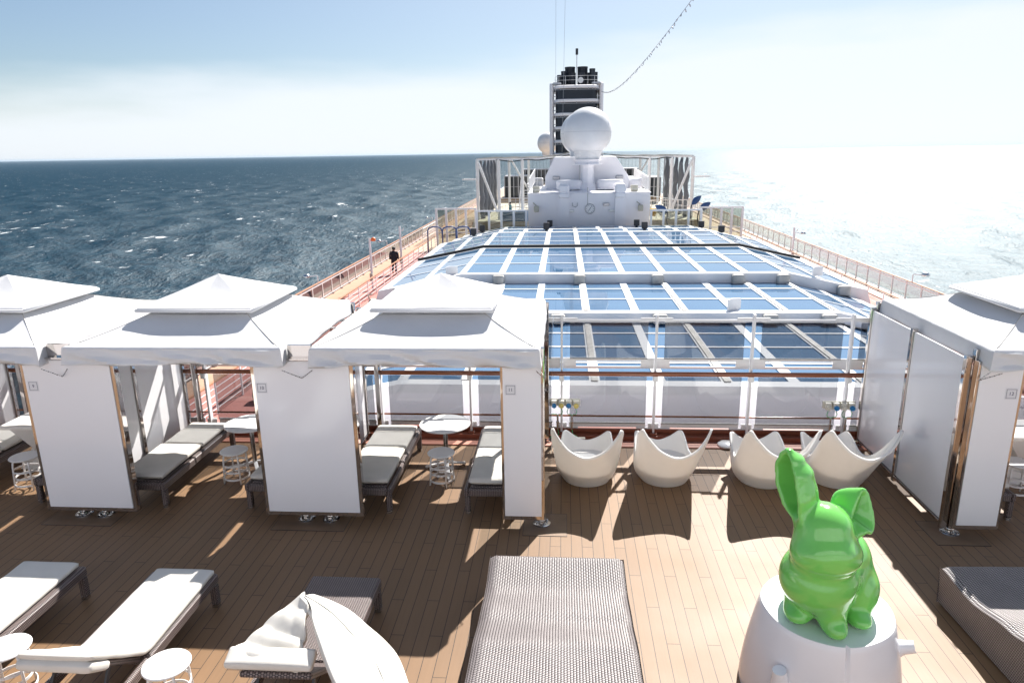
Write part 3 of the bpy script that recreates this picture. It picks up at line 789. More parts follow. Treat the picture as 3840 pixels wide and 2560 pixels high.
# tie chains under the gaps between the canopies
chain(cb, [(-6.13-XB, 7.52, 2.03), (-5.96-XB, 7.63, 1.90), (-5.80-XB, 7.52, 2.03)])
chain(cc, [(-3.22-XCc, 7.52, 2.03), (-3.03-XCc, 7.63, 1.90), (-2.86-XCc, 7.52, 2.03)])
chain(cc, [(-.30-XCc, 7.55, 2.03), (-.2-XCc, 7.64, 1.90), (-.2-XCc, 7.9, 2.1)])
chain(cdn, [(4.57-XD, 7.55, 2.05), (4.50-XD, 7.64, 1.92), (4.68-XD, 7.53, 2.04)])
# steel gutter plates between the roofs
for par, x in ((cb, -5.985-XB), (cc, -3.045-XCc)):
    m = MB(); m.box(x-.14, x+.14, 7.66, 7.70, 2.14, 2.29); m.box(x-.14, x+.14, 7.60, 7.66, 2.125, 2.14); m.build('gutter_plate', M['mirror'], par)
# gathered curtain in the bay of canopy 10/11
def curtain(par, x, y0, y1):
    m = MB()
    def fn(u, v):
        z = .25+1.85*v; pinch = 1-.55*math.exp(-((v-.45)/.16)**2)
        yy = (y0+y1)/2+(u-.5)*(y1-y0)*pinch
        return (x+.05*math.sin(u*30+v*1.5)*pinch+.03*nz(u*6, v*3), yy+.02*math.sin(u*17), z)
    m.grid(fn, 60, 24); o = m.build('curtain', M['cloth'], par, True, solid=.003)
    m = MB(); m.tube([(x, (y0+y1)/2-.16, 1.1), (x+.09, (y0+y1)/2, 1.07), (x, (y0+y1)/2+.16, 1.1)], .012, 6); m.build('tie_back', M['cloth'], o, True)
curtain(cc, -2.93-XCc, 7.95, 8.5)
curtain(cdn, 4.62-XD, 9.7, 10.2)

# ------------------------------------------------------------------ deck hatches set flush round the canopy feet
def hatch(x0, x1, y0, y1):
    m = MB(); m.box(x0, x1, y0, y1, .0005, .004); w = .004
    m.box(x0-w, x0, y0, y1, .0005, .005, 1); m.box(x1, x1+w, y0, y1, .0005, .005, 1); m.box(x0-w, x1+w, y0-w, y0, .0005, .005, 1); m.box(x0-w, x1+w, y1, y1+w, .0005, .005, 1)
    struct(m.build('deck_plate', [P_hatch, M['dark']]))
P_hatch = P('hatch_plate', (.20, .124, .073), .5, noise_amt=.12, nscale=5)
for x0, x1 in ((-6.5, -5.6), (-3.55, -2.65), (-.47, .05), (4.27, 4.85)): hatch(x0, x1, 7.49, 8.02)

# ------------------------------------------------------------------ stools and tables
def make_stool(label, loc, group, h=.46):
    t = thing('stool', label, 'stool', loc, 0, group)
    m = MB(); m.lathe([(0, h-.03), (.165, h-.03), (.185, h-.018), (.188, h-.008), (.182, h), (0, h+.001)], n=40); m.build('seat', M['white_metal'], t, True, angle=50)
    for k in range(4):
        a = k*PI/2+.5; ca_, sa_ = math.cos(a), math.sin(a)
        m = MB(); m.tube([(ca_*.12, sa_*.12, h-.03), (ca_*.145, sa_*.145, h-.06), (ca_*.155, sa_*.155, h-.12), (ca_*.175, sa_*.175, 0)], .0125, 10); m.build('leg', M['white_metal'], t, True)
    for z, r in ((.27, .165), (.17, .150), (.075, .172)):
        m = MB(); q = [(r*math.cos(i*PI/16), r*math.sin(i*PI/16)) for i in range(32)]
        vs_ = [(x*s_, y*s_, z+dz) for x, y in q for s_, dz in ((1, -.013), (1, .013), (.965, .013), (.965, -.013))]
        m.add(vs_, [((i*4+j), (i*4+(j+1) % 4), (((i+1) % 32)*4+(j+1) % 4), (((i+1) % 32)*4+j)) for i in range(32) for j in range(4)]); m.build('ring', M['white_metal'], t, True, angle=40)
    return t
GS = 'round white metal stools'
st = make_stool('round white stool in the bay between panels 10 and 11', (-1.66, 8.83, 0), GS)
dup(st, (-4.57, 8.8, 0), .2, 'round white stool left of panel 10, under the round table', GS)
dup(st, (-7.42, 8.5, 0), .4, 'round white stool at the left edge beside panel 9', GS)
dup(st, (-3.19, 4.62, 0), .3, 'sunlit round white stool in the foreground right of the middle lounger', GS)
dup(st, (-4.66, 4.74, 0), .7, 'sunlit round white stool in the bottom left corner', GS)
dup(st, (5.84, 8.78, 0), .1, 'round white stool at the right edge beside panel 12', GS)
def make_table(label, loc, group):
    t = thing('round_table', label, 'table', loc, 0, group)
    m = MB(); m.lathe([(0, .70), (.33, .70), (.355, .708), (.36, .717), (.355, .725), (0, .7255)], n=56); m.build('tabletop', M['white_metal'], t, True, angle=50)
    m = MB(); m.cyl((0, 0, .1), (0, 0, .70), .032, n=20); m.build('column', M['steel'], t, True, angle=50)
    for k in range(3):
        a = R(-75)+k*2*PI/3
        m = MB(); m.bar((0, 0, .13), (.33*math.cos(a), .33*math.sin(a), .02), .05, .028); m.cyl((.32*math.cos(a), .32*math.sin(a), 0), (.32*math.cos(a), .32*math.sin(a), .02), .018, n=10); m.build('leg', M['white_metal'], t, bevel=.006)
    return t
GT = 'round white bistro tables'
tb = make_table('round white table on a steel column between panels 10 and 11', (-1.66, 9.22, 0), GT)
dup(tb, (-4.46, 9.16, 0), .3, 'round white table partly hidden behind panel 10', GT)
def facet_table(label, loc):
    t = thing('side_table', label, 'table', loc, 0, 'faceted white side tables')
    m = MB(); m.box(-.34, .34, -.34, .34, .66, .72); m.build('tabletop', M['white_plastic'], t, bevel=.02)
    m = MB(); m.add([(-.26, -.26, .66), (.26, -.26, .66), (.26, .26, .66), (-.26, .26, .66), (-.12, -.02, .3), (0, -.16, .3), (.14, .0, .3), (.02, .14, .3), (-.24, -.2, 0), (.2, -.24, 0), (.24, .2, 0), (-.2, .24, 0)],
               [(0, 1, 5), (0, 5, 4), (1, 2, 6), (1, 6, 5), (2, 3, 7), (2, 7, 6), (3, 0, 4), (3, 4, 7), (4, 5, 9), (4, 9, 8), (5, 6, 10), (5, 10, 9), (6, 7, 11), (6, 11, 10), (7, 4, 8), (7, 8, 11), (0, 3, 2, 1), (8, 9, 10, 11)])
    m.build('pedestal', M['white_plastic'], t)
facet_table('white square table with a faceted foot beside panel 12', (6.1, 9.3, 0))
facet_table('white square table at the left edge behind panel 9', (-7.75, 9.25, 0))

# ------------------------------------------------------------------ loungers
def cushion_mesh(m, x0, x1, path, th, nseg=40, r=.035, seed=0):
    """soft slab following a y-z path"""
    pts = []
    L_ = [0]
    for a, b_ in zip(path[:-1], path[1:]): L_.append(L_[-1]+math.dist(a, b_))
    tot = L_[-1]
    def P2(s_):
        d = s_*tot
        for i in range(len(path)-1):
            if d <= L_[i+1] or i == len(path)-2:
                f = (d-L_[i])/(L_[i+1]-L_[i]); a, b_ = path[i], path[i+1]
                return (a[0]+(b_[0]-a[0])*f, a[1]+(b_[1]-a[1])*f), math.atan2(b_[1]-a[1], b_[0]-a[0])
    NS = 20
    def fn(u, v):
        (y, z), an = P2(v)
        e = min(v, 1-v)*tot; k = 1 if e > r else math.sqrt(max(0.0, 1-((r-e)/r)**2))
        k = max(k, .02)
        a = u*2*PI; hw = (x1-x0)/2-(1-k)*r*.6
        cx = math.cos(a); sx_ = math.sin(a)
        px = math.copysign(abs(cx)**.28, cx)*hw; pn = math.copysign(abs(sx_)**.5, sx_)*th/2*k
        pn += .006*nz(px*6, v*tot*6, seed)*k + .004*math.cos(px*4)
        return ((x0+x1)/2+px, y-math.sin(an)*pn, z+math.cos(an)*pn)
    m.grid(fn, NS*2, nseg, wrapu=True)
    b0 = len(m.v)-NS*2*(nseg+1)
    m.f.append([b0+i for i in range(NS*2)][::-1]); m.mi.append(m.cur); m.f.append([b0+NS*2*nseg+i for i in range(NS*2)]); m.mi.append(m.cur)

def make_lounger(label, loc, group, rz=0, cushion='flat', back=38, flip=False):
    """origin under the foot end middle; the lounger runs towards -y"""
    t = thing('sun_lounger', label, 'sun lounger', loc, rz, group)
    w = .35; z1 = .36; z0 = .25; Ln = 2.02; hinge = 1.22
    m = MB()
    # seat surface and frame
    m.box(-w, w, -hinge, 0, z0, z1, bev=.02)
    m.box(-w, -w+.055, -Ln, -hinge-.001, z0, z1-.01, bev=.015); m.box(w-.055, w, -Ln, -hinge-.001, z0, z1-.01, bev=.015)
    m.box(-w+.056, w-.056, -Ln, -Ln+.06, z0, z1-.012, bev=.015)
    m.build('woven_frame', M['wicker'], t)
    for sx in (-1, 1):
        for yy in (-.045, -Ln+.05):
            m = MB(); x = sx*(w-.04); m.box(x-.034, x+.034, yy-.034, yy+.034, .035, z0-.002, bev=.008); lg = m.build('leg', M['wicker'], t)
            m = MB(); m.box(x-.03, x+.03, yy-.03, yy+.03, 0, .034); m.build('foot_cap', M['steel'], lg)
    a = R(back); bl = .76
    if back > 3:
        ca_, sa_ = math.cos(a), math.sin(a)
        m = MB(); m.box(-w+.07, w-.07, -.58, 0, -.05, 0, bev=.012)
        o = m.build('backrest', M['wicker'], t); o.location = (0, -hinge-.01, z1); o.rotation_euler = (-a, 0, 0)
        for sx in (-1, 1):
            m = MB(); m.bar((sx*.22, -hinge-bl*.5*ca_, z1+bl*.5*sa_-.06), (sx*.22, -hinge-bl*.66, z0-.02), .02, .03); m.build('support_strut', M['dark'], t)
        m = MB(); m.cyl((-.24, -hinge-bl*.66, z0-.02), (.24, -hinge-bl*.78, z0-.02), .01, n=8); m.build('cross_bar', M['dark'], t)
    else:
        m = MB(); m.box(-w+.07, w-.07, -Ln+.07, -hinge-.01, z1-.05, z1-.005, bev=.012); m.build('backrest', M['wicker'], t)
    if cushion:
        off = .035 if cushion == 'off' else 0
        th = .065; zt = z1+th/2+.004
        if back > 3:
            path = [(-.02, zt), (-hinge+.06, zt), (-hinge-.02, zt+.015), (-hinge-bl*math.cos(a), zt+bl*math.sin(a))]
            m = MB(); cushion_mesh(m, -w+.05+off, w-.05+off, path, th, 60, seed=loc[0]); cu_o = m.build('cushion', M['cushion'], t, True)
            e = path[-1]; n_ = (math.sin(a), math.cos(a))
            m = MB(); cushion_mesh(m, -w+.05+off, w-.05+off, [(e[0]-.03, e[1]-.07), (e[0]+.22*math.cos(a), e[1]-.22*math.sin(a)-.085)], .095, 16, seed=3+loc[0]); m.build('folded_pillow', M['cushion'], cu_o, True)
        else:
            path = [(-.05, zt), (-.92, zt+.004)]
            m = MB(); cushion_mesh(m, -w+.05, w-.05, path, th, 30, seed=loc[0]); m.build('cushion', M['cushion'], t, True)
            m = MB(); cushion_mesh(m, -w+.05, w-.05, [(-.925, zt+.012), (-Ln+.06, zt+.02)], th+.012, 30, seed=9+loc[0]); m.build('cushion', M['cushion'], t, True)
    return t
GL = 'woven sun loungers in a row in the foreground'
make_lounger('woven sun lounger with a cream cushion at the left edge of the foreground', (-5.24, 6.10, 0), GL, 0, 'flat', 38)
make_lounger('woven sun lounger with a cream cushion folded over its raised back, behind two white stools', (-3.81, 6.04, 0), GL, 0, 'off', 36)
l3 = make_lounger('woven sun lounger with a bare seat and its cream cushion thrown over the back', (-2.14, 6.04, 0), GL, 0, None, 33)
GC = 'woven chaises with cream cushions inside the canopies'
def chaise(label, x, yf, rz=0):
    # foot end towards the camera: turn the lounger round
    return make_lounger(label, (x, yf, 0), GC, rz, 'flat', 0)
chaise('cream cushioned chaise beside the white wall between panels 9 and 10', -5.47, 9.98)
chaise('cream cushioned chaise mostly hidden behind the panel numbered 10', -3.72, 10.0)
chaise('cream cushioned chaise right of panel 10 under the canopy', -2.50, 9.95)
chaise('cream cushioned chaise partly behind the panel numbered 11', -.88, 9.98)
chaise('cream cushioned chaise at the left edge beyond panel 9', -8.3, 9.75)
chaise('cream cushioned chaise mostly hidden behind panel 9', -6.62, 10.05)
chaise('cream cushioned chaise behind panel 12 at the right edge', 5.08, 10.1)

# cushion thrown over the third lounger : a folded mattress with a peak
def thrown_cushion():
    m = MB()
    # rows run from the left (head) side to the right; columns of control points in x,y,z
    K = [[(-2.58, 4.40, .74), (-2.42, 4.72, .80), (-2.16, 4.98, .90), (-2.06, 5.05, .98)],
         [(-2.58, 4.27, .80), (-2.25, 4.55, .86), (-1.98, 4.80, .97), (-1.88, 4.90, 1.03)],
         [(-1.96, 4.93, 1.02), (-1.84, 4.76, .92), (-1.74, 4.60, .80), (-1.70, 4.45, .70)]]
    def interp(rows, u, v):
        n = len(rows)-1; k = min(int(v*n), n-1); f = v*n-k
        def cr(row, u):
            q = len(row)-1; i = min(int(u*q), q-1); g = u*q-i
            p = [Vector(row[max(0, min(q, i+d))]) for d in (-1, 0, 1, 2)]
            return .5*((2*p[1])+(-p[0]+p[2])*g+(2*p[0]-5*p[1]+4*p[2]-p[3])*g*g+(-p[0]+3*p[1]-3*p[2]+p[3])*g**3)
        a = [cr(rows[max(0, min(n, k+d))], u) for d in (-1, 0, 1, 2)]
        return .5*((2*a[1])+(-a[0]+a[2])*f+(2*a[0]-5*a[1]+4*a[2]-a[3])*f*f+(-a[0]+3*a[1]-3*a[2]+a[3])*f**3)
    # sheet over the right side: from the peak down to bottom right
    A = [[(-2.06, 4.93, .90), (-1.78, 4.90, .80), (-1.56, 4.82, .68), (-1.32, 4.66, .58), (-1.14, 4.34, .52), (-1.04, 4.02, .44)],
         [(-2.10, 4.86, .93), (-1.86, 4.72, .88), (-1.66, 4.58, .79), (-1.45, 4.40, .71), (-1.28, 4.14, .64), (-1.2, 3.9, .56)],
         [(-2.02, 4.78, .92), (-1.92, 4.58, .87), (-1.80, 4.38, .82), (-1.66, 4.18, .75), (-1.50, 3.98, .68), (-1.40, 3.78, .60)]]
    m.grid(lambda u, v: (lambda p: tuple(p+Vector((0, 0, .012*nz(p.x*5, p.y*5, 2)))))(interp(A, u, v)), 40, 20)
    # left limb: from the peak down to the folded head end
    B = [[(-2.11, 4.93, .91), (-2.28, 4.78, .84), (-2.42, 4.60, .77), (-2.52, 4.43, .73)],
         [(-2.09, 4.86, .92), (-2.16, 4.66, .82), (-2.26, 4.50, .76), (-2.30, 4.36, .74)],
         [(-2.03, 4.80, .92), (-2.0, 4.60, .78), (-1.98, 4.46, .70), (-1.95, 4.34, .70)]]
    m.grid(lambda u, v: (lambda p: tuple(p+Vector((.01*math.sin(u*24), 0, .028*nz(p.x*9, p.y*3, 5)+.014*math.sin(u*22+v*3)))))(interp(B, u, v)), 40, 16)
    o = m.build('lounger_cushion', M['cushion'], None, True, solid=.06, sub=1)
    tag(o, 'long cream cushion crumpled to a peak over the back of the bare woven lounger', 'cushion')
    m = MB(); cushion_mesh(m, -2.54, -1.86, [(4.47, .765), (4.31, .70)], .085, 16, seed=2); m.build('pillow_roll', M['cushion'], o, True)
    m = MB(); m.tube([interp(A, u/24, .42)+Vector((0, 0, .034)) for u in range(25)], .004, 5); m.build('piping', M['cushion_seam'], o)
thrown_cushion()

# ------------------------------------------------------------------ wide woven daybeds
def daybed(label, loc, rz, w, Ln, prof):
    t = thing('woven_daybed', label, 'daybed', loc, rz, 'wide woven wave shaped daybeds')
    m = MB()
    n = len(prof)
    def zt(y):
        for i in range(n-1):
            if prof[i][0] <= y <= prof[i+1][0]:
                f = (y-prof[i][0])/(prof[i+1][0]-prof[i][0]); f = f*f*(3-2*f); return prof[i][1]*(1-f)+prof[i+1][1]*f
        return prof[-1][1]
    NY = 90; NX = 24
    def top(u, v):
        y = v*Ln; x = (u-.5)*2; e = .045
        xx = x*w/2; dz = 0
        d = w/2-abs(xx)
        if d < e: dz = e-math.sqrt(max(0, e*e-(e-d)**2))
        y2 = y; ey = .06
        if y < ey: dz = max(dz, ey-math.sqrt(max(0, ey*ey-(ey-y)**2)))
        return (xx, -y2, zt(y)-dz)
    m.grid(top, NX, NY); tp = m.build('woven_top', M['wicker_bed'], t, True)
    m = MB()
    for sx in (-1, 1): m.grid(lambda u, v: (sx*(w/2-.03*(1-u)*.6), -u*0-v*Ln, (zt(v*Ln)-.045)*u+.02), 6, NY)
    m.grid(lambda u, v: ((u-.5)*w, -.0-.03*(1-v), (zt(0)-.06)*v+.02), 20, 6)
    m.grid(lambda u, v: ((u-.5)*w, -Ln, (zt(Ln)-.0)*v+.02), 20, 2)
    m.build('woven_side', M['wicker_bed'], t, True)
    return t
daybed('wide sunlit woven daybed in the middle of the foreground', (-.06, 6.42, 0), 0, 1.36, 2.5, [(0, .42), (.5, .36), (1.0, .42), (1.55, .52), (2.5, .56)])
daybed('wide woven daybed half in shade at the right edge', (4.46, 6.45, 0), .04, 1.5, 2.5, [(0, .42), (.5, .38), (1.0, .46), (1.55, .58), (2.5, .6)])

# ------------------------------------------------------------------ white sculpted lounge chairs
def make_chair(label, loc, rz, group):
    t = thing('lounge_chair', label, 'chair', loc, rz, group)
    rimk = [(0, 0, -.88, .68), (22, .22, -.85, .76), (39, .37, -.77, .91), (50, .435, -.70, 1.0), (60, .452, -.56, .88), (75, .425, -.28, .56), (89, .385, -.02, .35), (104, .36, .18, .34),
            (121, .345, .38, .45), (134, .31, .49, .50), (155, .17, .52, .40), (180, 0, .51, .35)]
    def rim(a):
        a = math.degrees(a); a = (a+180) % 360-180; sg = 1 if a >= 0 else -1; a = abs(a); n_ = len(rimk)
        for i in range(n_-1):
            if rimk[i][0] <= a <= rimk[i+1][0]:
                f = (a-rimk[i][0])/(rimk[i+1][0]-rimk[i][0])
                g = lambda k: Vector(rimk[k][1:]) if 0 <= k < n_ else (lambda q: Vector((-q[1], q[2], q[3])))(rimk[1] if k < 0 else rimk[n_-2])
                p0, p1, p2, p3 = g(i-1), g(i), g(i+1), g(i+2)
                p = p1+.5*f*(p2-p0+f*(2*p0-5*p1+4*p2-p3+f*(3*(p1-p2)+p3-p0)))
                return Vector((p.x*sg, p.y, p.z))
        return Vector((0, .51, .35))
    def wall(a, v):
        d = Vector((math.sin(a), -math.cos(a), 0)); R_ = rim(a)
        B_ = Vector((d.x*.30, d.y*.29, 0)); K_ = Vector((d.x*.455, d.y*.42, min(.22, R_.z*.42)))
        return B_*(1-v)**2+K_*2*v*(1-v)+R_*v*v
    m = MB(); m.grid(lambda u, v: wall(u*2*PI, v), 168, 30, wrapu=True)
    m.build('shell', M['white_plastic'], t, True, solid=.03)
    m = MB()
    def seat(u, v):
        a = u*2*PI; lo_, hi_ = 0, 1
        for _ in range(14):
            md = (lo_+hi_)/2
            if wall(a, md).z < .235: lo_ = md
            else: hi_ = md
        p = wall(a, lo_); return (p.x*v*.985, p.y*v*.985+.0*(1-v), .19+.045*v*v)
    m.grid(seat, 60, 8, wrapu=True); m.build('seat', M['white_plastic'], t, True)
    m = MB(); m.grid(lambda u, v: (lambda a: (math.sin(a)*(.30-.05*v), -math.cos(a)*(.27-.05*v), .006))(u*2*PI), 40, 1, wrapu=True); m.build('base_ring', M['grey_metal'], t)
    return t
GCH = 'white moulded lounge chairs along the glass screen'
ch = make_chair('white moulded chair nearest the panel numbered 11, leftmost of the four', (.33, 9.08, 0), R(-2), GCH)
dup(ch, (1.40, 9.12, 0), R(3), 'second white moulded chair from the left, standing clear of the others', GCH)
dup(ch, (2.74, 9.12, 0), R(3), 'third white moulded chair, just above the green rabbit ear', GCH)
dup(ch, (3.73, 9.15, 0), R(3), 'rightmost white moulded chair, against the white wall of canopy 12', GCH)
# ------------------------------------------------------------------ sliding glass roof over the pool
def roof_z(x, crown, X0, X1, B0, B1, rise):
    if x < B0: return crown-rise*(B0-x)/(B0-X0)
    if x > B1: return crown-rise*(x-B1)/(X1-B1)
    return crown
def roof_section(label, y0, y1, crown, X0, X1, B0, B1, rise, rows, tracks, fascia=.42, brackets=(), black=False):
    t = thing('glass_roof_section', label, 'glass roof', (0, y0, crown), 0, 'sliding glass roof sections over the pool')
    L_ = y1-y0; nflat = 8
    xs = [X0+.35, (X0+.35+B0)/2, B0]+[B0+(B1-B0)*k/nflat for k in range(1, nflat+1)]+[(X1-.35+B1)/2, X1-.35]
    zf = lambda x: roof_z(x, 0, X0, X1, B0, B1, rise)
    mw = .15
    # panes : one mesh per pane
    for i in range(len(xs)-1):
        a, b_ = xs[i]+mw, xs[i+1]-mw
        for r in range(rows):
            ya = .45+(L_-.75)*r/rows+.035; yb = .45+(L_-.75)*(r+1)/rows-.035
            m = MB(); m.add([(a, ya, zf(a)-.02), (b_, ya, zf(b_)-.02), (b_, yb, zf(b_)-.02), (a, yb, zf(a)-.02)], [(0, 1, 2, 3)]); m.build('glass_pane', M['roof_glass'], t)
    # frame
    m = MB()
    def strip(xa, xb, ya, yb, z_=0, th=.10, mi=0):
        vs_ = []
        for z2 in (z_, z_-th):
            for (x, y) in ((xa, ya), (xb, ya), (xb, yb), (xa, yb)): vs_.append((x, y, zf(x)+z2))
        m.add(vs_, [(0, 1, 2, 3), (7, 6, 5, 4), (0, 4, 5, 1), (1, 5, 6, 2), (2, 6, 7, 3), (3, 7, 4, 0)], mi)
    segs = [X0, B0, B1, X1]
    for k, x in enumerate(xs):
        if k in (0, len(xs)-1):
            if k == 0: strip(X0, x+mw, .001, L_-.001, .015)
            else: strip(x-mw, X1, .001, L_-.001, .015)
        elif abs(x-B0) < .01 or abs(x-B1) < .01:
            strip(x-mw, x, .46, L_-.31, .014, mi=0); strip(x, x+mw, .46, L_-.31, .014, mi=0)
        else: strip(x-mw, x+mw, .46, L_-.31, .014, mi=0)
        if k in tracks: strip(x-.09, x-.001 if abs(x-B1) < .01 else x+.09, .35, L_, .05, .03, mi=1)
    for a, b_ in zip(segs[:-1], segs[1:]):
        a_ = max(a, X0+.51); b2 = min(b_, X1-.51)
        strip(a_, b2, 0, .455, .012); strip(a_, b2, L_-.305, L_, .012)
        for r in range(1, rows):
            yy = .45+(L_-.75)*r/rows; strip(a_, b2, yy-.065, yy+.065, .006, .05)
    m.build('white_frame', [M['white_paint'], M['track_metal']], t)
    # fascia facing the camera and side skirts
    m = MB()
    for a, b_ in zip(segs[:-1], segs[1:]):
        m.add([(a, -.01, zf(a)+.01), (b_, -.01, zf(b_)+.01), (b_, -.01, zf(b_)-fascia), (a, -.01, zf(a)-fascia), (a, .1, zf(a)-.1), (b_, .1, zf(b_)-.1), (b_, .1, zf(b_)-fascia), (a, .1, zf(a)-fascia)],
              [(0, 1, 2, 3), (3, 2, 6, 7), (0, 3, 7, 4), (1, 5, 6, 2), (4, 7, 6, 5), (0, 4, 5, 1)])
    for x, sx in ((X0, -1), (X1, 1)):
        z = zf(x); 
        m.add([(x, 0, z), (x, L_, z), (x+sx*.55, L_, -3.5-crown), (x+sx*.55, 0, -3.5-crown), (x-sx*.3, 0, -3.5-crown), (x-sx*.3, L_, -3.5-crown), (x-sx*.3, 0, z-.12), (x-sx*.3, L_, z-.12)], [(0, 1, 2, 3), (0, 3, 4, 6), (1, 7, 5, 2)])
    m.build('fascia', M['white_paint'], t)
    for x in brackets:
        m = MB(); m.box(x-.27, x+.27, -.32, -.012, zf(x)-fascia+.0, zf(x)-.02, bev=.05); m.build('bracket', M['track_metal'], t)
    if black:
        m = MB()
        for a, b_ in zip(segs[:-1], segs[1:]): m.bar((a, L_+.08, zf(a)+.07), (b_, L_+.08, zf(b_)+.07), .26, .16)
        m.build('rubber_seal', M['black_rubber'], t)
    return t
ROW = dict(X0=-8.75, X1=13.7, B0=-4.75, B1=10.2)
def shr(d): return dict(X0=ROW['X0']+d, X1=ROW['X1']-d, B0=ROW['B0']+d*.2, B1=ROW['B1']-d*.2)
roof_section('lowest glass roof section, nearest, seen through the wind screen', 18.6, 26.6, -1.86, **shr(.7), rise=.75, rows=4, tracks=(3, 5, 7, 9), fascia=.25)
roof_section('second glass roof section with beige guide tracks, just above the wind screen top', 26.0, 33.4, -1.48, **shr(.35), rise=.78, rows=3, tracks=(1, 5, 7, 9, 10), fascia=.36, brackets=(-3.2, -.2, 3.6, 7.6, 9.7, 12.1))
roof_section('highest glass roof section, ending at a black seal', 32.4, 41.9, -1.08, **shr(0), rise=.78, rows=3, tracks=(), fascia=.46, brackets=(-7.7, -3.0, .75, 4.3, 7.9, 9.9, 12.6), black=True)
roof_section('glass roof section just beyond the black seal', 42.1, 50.2, -1.08, **shr(0), rise=.78, rows=3, tracks=(), fascia=.2)
roof_section('second farthest glass roof section', 50.3, 54.4, -1.3, **shr(.35), rise=.75, rows=2, tracks=(3, 5, 7), fascia=.2)
roof_section('farthest glass roof section in front of the white deckhouse', 54.5, 58.2, -1.5, **shr(.6), rise=.7, rows=1, tracks=(3, 5), fascia=.2)
# bulkhead under the near edge of the roof
b = MB(); b.box(-8.6, 13.5, 18.66, 18.8, -3.5, -2.12)
for x in (-8.6, 13.2): b.box(x, x+.3, 18.81, 60, -3.5, -2.75)
tag(b.build('pool_hall_wall', M['house_paint']), 'pale bulkhead wall below the near edge of the glass roof', 'wall')

# black motors on the roof and small brackets
mm = None
for (px, py), yy in zip([(1263, 512), (1255, 524), (1462, 512), (1480, 525), (1088, 534), (1108, 520), (1610, 521), (1656, 532)], (57.6, 53.6, 57.6, 53.6, 53.6, 57.6, 57.6, 53.6)):
    p = at(px, py+8, Y=yy)
    base = roof_z(p.x, {57.6: -1.5, 53.6: -1.3}[yy], ROW['X0'], ROW['X1'], ROW['B0'], ROW['B1'], .75)
    m = MB(); m.box(p.x-.22, p.x+.22, yy-.15, yy+.15, base+.06, base+.55, bev=.03); m.box(p.x-.1, p.x+.1, yy-.1, yy+.1, base-.02, base+.06)
    lab = {1263: 'black loudspeaker box at the far roof edge, left of centre', 1255: 'black loudspeaker box left of centre, one section nearer', 1462: 'black loudspeaker box at the far roof edge, right of centre', 1480: 'black loudspeaker box right of centre, one section nearer',
           1088: 'black loudspeaker box on the left slope, nearer of two', 1108: 'black loudspeaker box on the left slope at the far edge', 1610: 'black loudspeaker box on the right slope at the far edge', 1656: 'black loudspeaker box on the right slope, nearer of two'}[px]
    tag(m.build('loudspeaker', M['dark']), lab, 'loudspeaker', 'black boxes on the glass roof')
for (x, y, z), lab in zip([(-5.5, 32.7, -1.2), (6.2, 26.4, -1.47), (11.4, 32.8, -1.3), (12.3, 26.5, -1.9)], ['small white bracket on the left end of the highest roof section', 'small white bracket on the middle of the second roof section', 'small white bracket on the right of the highest roof section', 'small white bracket at the right end of the second roof section']):
    m = MB(); m.add([(0, 0, 0), (.5, .25, 0), (.5, .25, .42), (.12, .05, .45), (0, 0, .4), (-.04, .08, 0), (.46, .33, 0), (.46, .33, .42), (.08, .13, .45), (-.04, .08, .4)], [(0, 1, 2, 3, 4), (9, 8, 7, 6, 5), (0, 5, 6, 1), (1, 6, 7, 2), (2, 7, 8, 3), (3, 8, 9, 4), (4, 9, 5, 0)])
    tag(m.build('roof_bracket', M['white_paint'], loc=(x, y, z)), lab, 'bracket', 'upright brackets on the glass roof')

